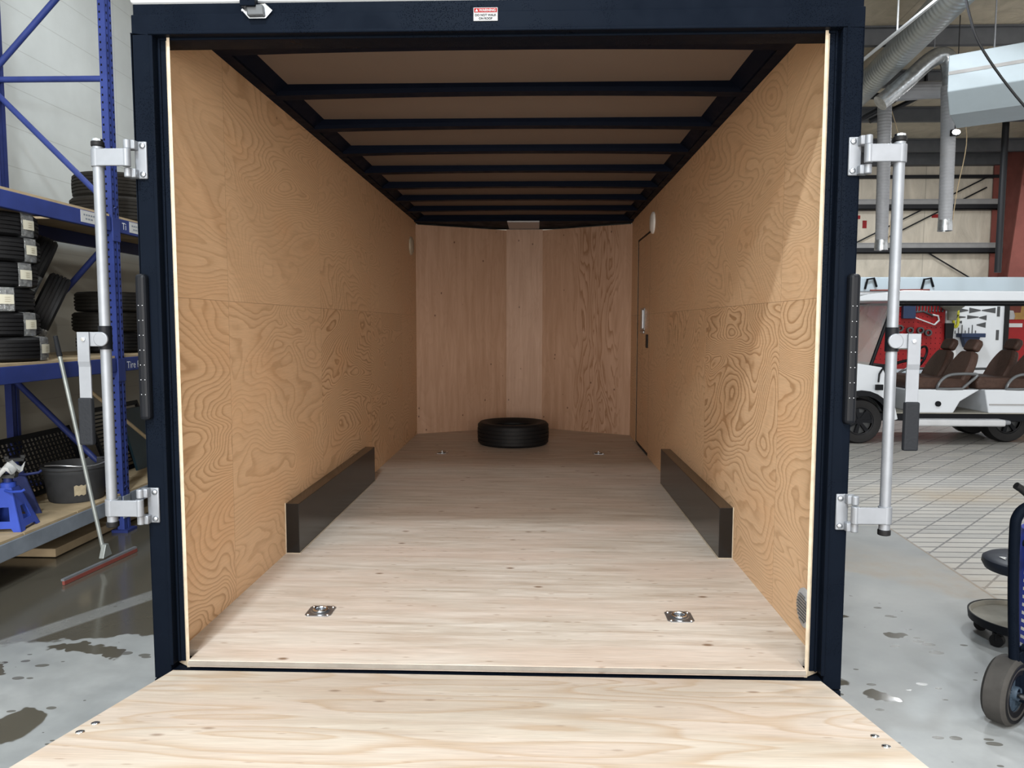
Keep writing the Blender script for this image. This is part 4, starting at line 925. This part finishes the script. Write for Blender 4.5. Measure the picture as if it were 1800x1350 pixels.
for k, (x, z) in enumerate(((6.46, 1.47), (6.60, 1.46), (6.78, 1.42), (6.96, 1.42), (7.1, 1.38))):
    tag(MB().lathe([(.035, 0), (.06, 0), (.06, .06), (.035, .06)], (x, 11.33, z), ax=1, n=18, closed=True).build('pipe_fitting', 'tooldark'), 'ring-shaped steel fitting, %s from the left in the pegboard row' % ('first', 'second', 'third', 'fourth', 'fifth')[k], 'fitting', 'steel fittings on the red pegboard')
pk = empty('parts_packet', (6.75, 11.4, 1.2), 'clear packet of white parts on the red pegboard', 'packet')
MB().box(6.62, 6.88, 11.40, 11.415, 1.08, 1.28).build('packet_card', 'tray', pk)
MB().box(6.66, 6.76, 11.385, 11.40, 1.19, 1.26).box(6.72, 6.8, 11.385, 11.40, 1.1, 1.18).box(6.64, 6.69, 11.385, 11.4, 1.1, 1.16).build('packet_parts', 'lab_white', pk)
hang('work_glove', MB().ball((6.56, 11.37, 1.90), (.12, .04, .06), 14).ball((6.45, 11.38, 1.84), (.03, .03, .05), 10), 'lab_white', 'pale work glove at the top of the red pegboard', 'glove')
hang('leather_pouch', MB().ball((6.40, 11.37, 1.72), (.05, .04, .07), 12), 'tape', 'tan leather pouch at the left of the pegboard', 'pouch')
for k in range(9):
    x = 6.92 + k * .055
    tag(MB().box(x - .011, x + .011, 11.395, 11.41, 1.76, 1.92).ball((x, 11.4, 1.92), (.022, .014, .026), 10).ball((x, 11.4, 1.765), (.017, .012, .02), 10).build('wrench', 'tooldark'), 'dark wrench hanging in the top row of the red pegboard', 'wrench', 'wrenches in the top row of the red pegboard')
for k, (x, z, c, lab) in enumerate(((6.28, 1.88, 'red', 'red-handled pliers at the top left of the pegboard'), (6.34, 1.60, 'tooldark', 'dark pliers under the tan leather pouch'), (6.52, 1.70, 'tooldark', 'dark pliers left of the navy tool case'))):
    e = empty('pliers', (x, 11.4, z - .1), lab, 'pliers')
    MB().ball((x, 11.4, z), (.025, .012, .035), 10).build('jaws', 'tooldark', e)
    for q in (-1, 1): MB().tube([(x, 11.4, z - .02), (x + q * .03, 11.4, z - .07), (x + q * .02, 11.4, z - .14)], .009, 8).build('handle', c, e)
hang('funnel', MB().lathe([(.20, .0), (.19, -.06), (.08, -.14), (.07, -.3), (.05, -.3), (.06, -.12), (.18, -.04)], (7.42, 11.2, 1.90), n=24), 'olive', 'olive grey funnel hanging right of the hacksaw', 'funnel')
hang('oil_can', MB().lathe([(0, 0), (.09, 0), (.09, .02), (.02, .38), (0, .38)], (7.40, 11.05, .731), n=20), 'lab_white', 'white cone-shaped can standing on the workbench', 'can')
hang('work_trousers', MB().prism([(7.42, .95), (7.52, .95), (7.56, 1.55), (7.40, 1.55)], 1, 11.36, 11.40), 'blk_rub', 'black work trousers hanging right of the pegboard', 'trousers')
hang('air_hose', MB().tube([(7.60 + .035 * math.cos(t), 11.40 + .02 * math.sin(2 * t), 1.70 + .22 * math.sin(t)) for t in [2 * math.pi * k / 20 for k in range(20)]], .025, 8, closed=True), 'yellow', 'coiled yellow air hose at the edge of the white panel', 'hose')
hang('tool_tray', MB().box(7.66, 8.08, 11.30, 11.49, 1.30, 1.37).prism([(7.72, 1.30), (8.02, 1.30), (7.96, 1.12), (7.78, 1.12)], 1, 11.36, 11.48), 'navy', 'navy tray clipped to the white panel behind the front seats', 'tray')
e = empty('fuel_can', (8.86, 11.9, .402), 'tall red can standing in the plywood-lined opening', 'can')
MB().box(8.66, 9.06, 11.75, 12.05, .402, 1.62).build('can_body', 'red', e, bevel=.03, seg=3)
MB().box(8.72, 8.98, 11.742, 11.752, 1.48, 1.55).build('can_stripe', 'lab_white', e)
tag(MB().lathe([(0, 0), (.11, 0), (.12, .06), (.09, .16), (0, .18)], (8.80, 11.9, 1.622), n=18).build('grey_jug', 'grey_pl'), 'grey round jug sitting on top of the tall red can', 'jug')

# ================================================================== RIGHT FOREGROUND
so = empty('rolling_stool', (2.47, 1.22, 0), 'black round rolling stool with a tool tray on the right', 'stool')
MB().lathe([(0, .335), (.13, .335), (.165, .345), (.178, .37), (.175, .392), (.155, .405), (0, .408)], (2.47, 1.22, 0), n=40).build('seat', 'seatblk', so)
t_ = MB(); add_text(t_, 'RAN', .055, (2.405, 1.185, .4092), (1, 0, 0), (0, 1, 0), bold=.002); t_.build('seat_lettering', 'lab_white', so)
MB().cyl((2.47, 1.22, .1), (2.47, 1.22, .335), .026, n=16).cyl((2.47, 1.22, .1), (2.47, 1.22, .22), .034, n=16).build('gas_strut', 'blk_pl', so)
MB().lathe([(0, .085), (.20, .085), (.215, .095), (.22, .12), (.212, .12), (.205, .10), (0, .097)], (2.47, 1.22, 0), n=44).build('tray', ['tray'], so)
MB().lathe([(.205, .075), (.222, .085), (.226, .122), (.219, .122), (.217, .09)], (2.47, 1.22, 0), n=44).build('tray_rim', 'blk_pl', so)
for k in range(5):
    t = R(205) + k * R(72); cx, cy = 2.47 + .17 * math.cos(t), 1.22 + .17 * math.sin(t)
    c_ = MB().cyl((cx, cy, .05), (cx, cy, .09), .012, n=10).box(cx - .018, cx + .018, cy - .012, cy + .012, .03, .065).build('caster', 'blk_pl', so)
    MB().cyl((cx - .012, cy - .012, .03), (cx + .012, cy + .012, .03), .03, n=18).build('caster_wheel', 'blk_rub', c_)

hd = empty('hand_truck', (2.05, .45, 0), 'black tubular hand truck with grey pneumatic tire at right edge', 'hand truck')
def hwheel(cx, cy):
    mm = Matrix.Translation((cx, cy, .127)) @ Matrix.Rotation(R(-53), 4, 'Z')
    e = MB().lathe([(.07, -.035), (.095, -.045), (.115, -.042), (.127, -.03), (.127, .03), (.115, .042), (.095, .045), (.07, .035)], ax=0, n=36)
    e.xf(mm); wv = e.build('wheel', 'tyregrey', hd)
    MB().lathe([(.07, .04), (.11, .046), (.113, .044), (.07, .03)], ax=0, n=36).xf(mm).build('tire_wall', 'blk_rub', wv)
    h = MB().lathe([(.0, .025), (.025, .045), (.03, .02), (.07, .012), (.072, .036), (.076, .036), (.076, -.036), (0, -.03)], ax=0, n=28)
    for k in range(8):
        t = 2 * math.pi * k / 8; h.prism([(.028 * math.cos(t - .3), .028 * math.sin(t - .3)), (.07 * math.cos(t - .13), .07 * math.sin(t - .13)), (.07 * math.cos(t + .13), .07 * math.sin(t + .13)), (.028 * math.cos(t + .3), .028 * math.sin(t + .3))], 0, .012, .03)
    h.xf(mm).build('hub', 'hubblue', wv)
hwheel(1.93, .45); hwheel(2.19, .085)
MB().cyl((1.93, .43, .127), (2.175, .105, .127), .012, n=10).build('axle', 'chrome', hd)
for (dx, dy) in ((-.028, 0), (.177, -.27)):
    MB().tube(cr([(1.985 + dx, .44 + dy, .10), (1.965 + dx, .45 + dy, .5), (1.958 + dx, .45 + dy, .74), (1.965 + dx, .45 + dy, .80), (1.995 + dx, .45 + dy, .835), (2.06 + dx, .45 + dy, .86)], 4), .019, 12).build('side_rail', 'black', hd)
MB().cyl((1.975, .44, .3), (2.18, .17, .3), .014, n=10).cyl((1.965, .45, .7), (2.17, .18, .7), .014, n=10).build('cross_bar', 'black', hd)
MB().prism([(1.99, .40), (2.18, .15), (2.42, .42), (2.2, .72)], 2, .015, .03).build('toe_plate', 'black', hd)
MB().prism([(1.945, .10), (1.945, .26), (1.99, .30), (2.03, .12), (1.99, .08)], 1, .435, .465).build('axle_bracket', 'black', hd, bevel=.003)
MB().tube([(2.10, .45, .865), (2.0, .45, .86), (1.975, .45, .878)], .012, 10).tube([(1.995, .45, .862), (1.945, .45, .905), (1.925, .45, .918)], .014, 10).build('handle_grip', 'blk_rub', hd)
bd = empty('blue_tank', (2.21, .575, .031), 'blue tank with white striped label strapped on the hand truck', 'tank')
MB().lathe([(0, 0), (.15, 0), (.16, .015), (.16, .64), (.15, .68), (.06, .72), (0, .72)], n=40).build('tank_body', 'cartblue', bd, local=True)
ls = MB()
for k in range(13):
    vs = []
    for j in range(9):
        t = R(182) + R(103) * j / 8
        for z in (.19 + k * .032, .203 + k * .032): vs.append((.1612 * math.cos(t), .1612 * math.sin(t), z))
    ls.add(vs, [(2 * j, 2 * j + 2, 2 * j + 3, 2 * j + 1) for j in range(8)], 0, True)
ls.build('tank_label', 'lab_white', bd, local=True)
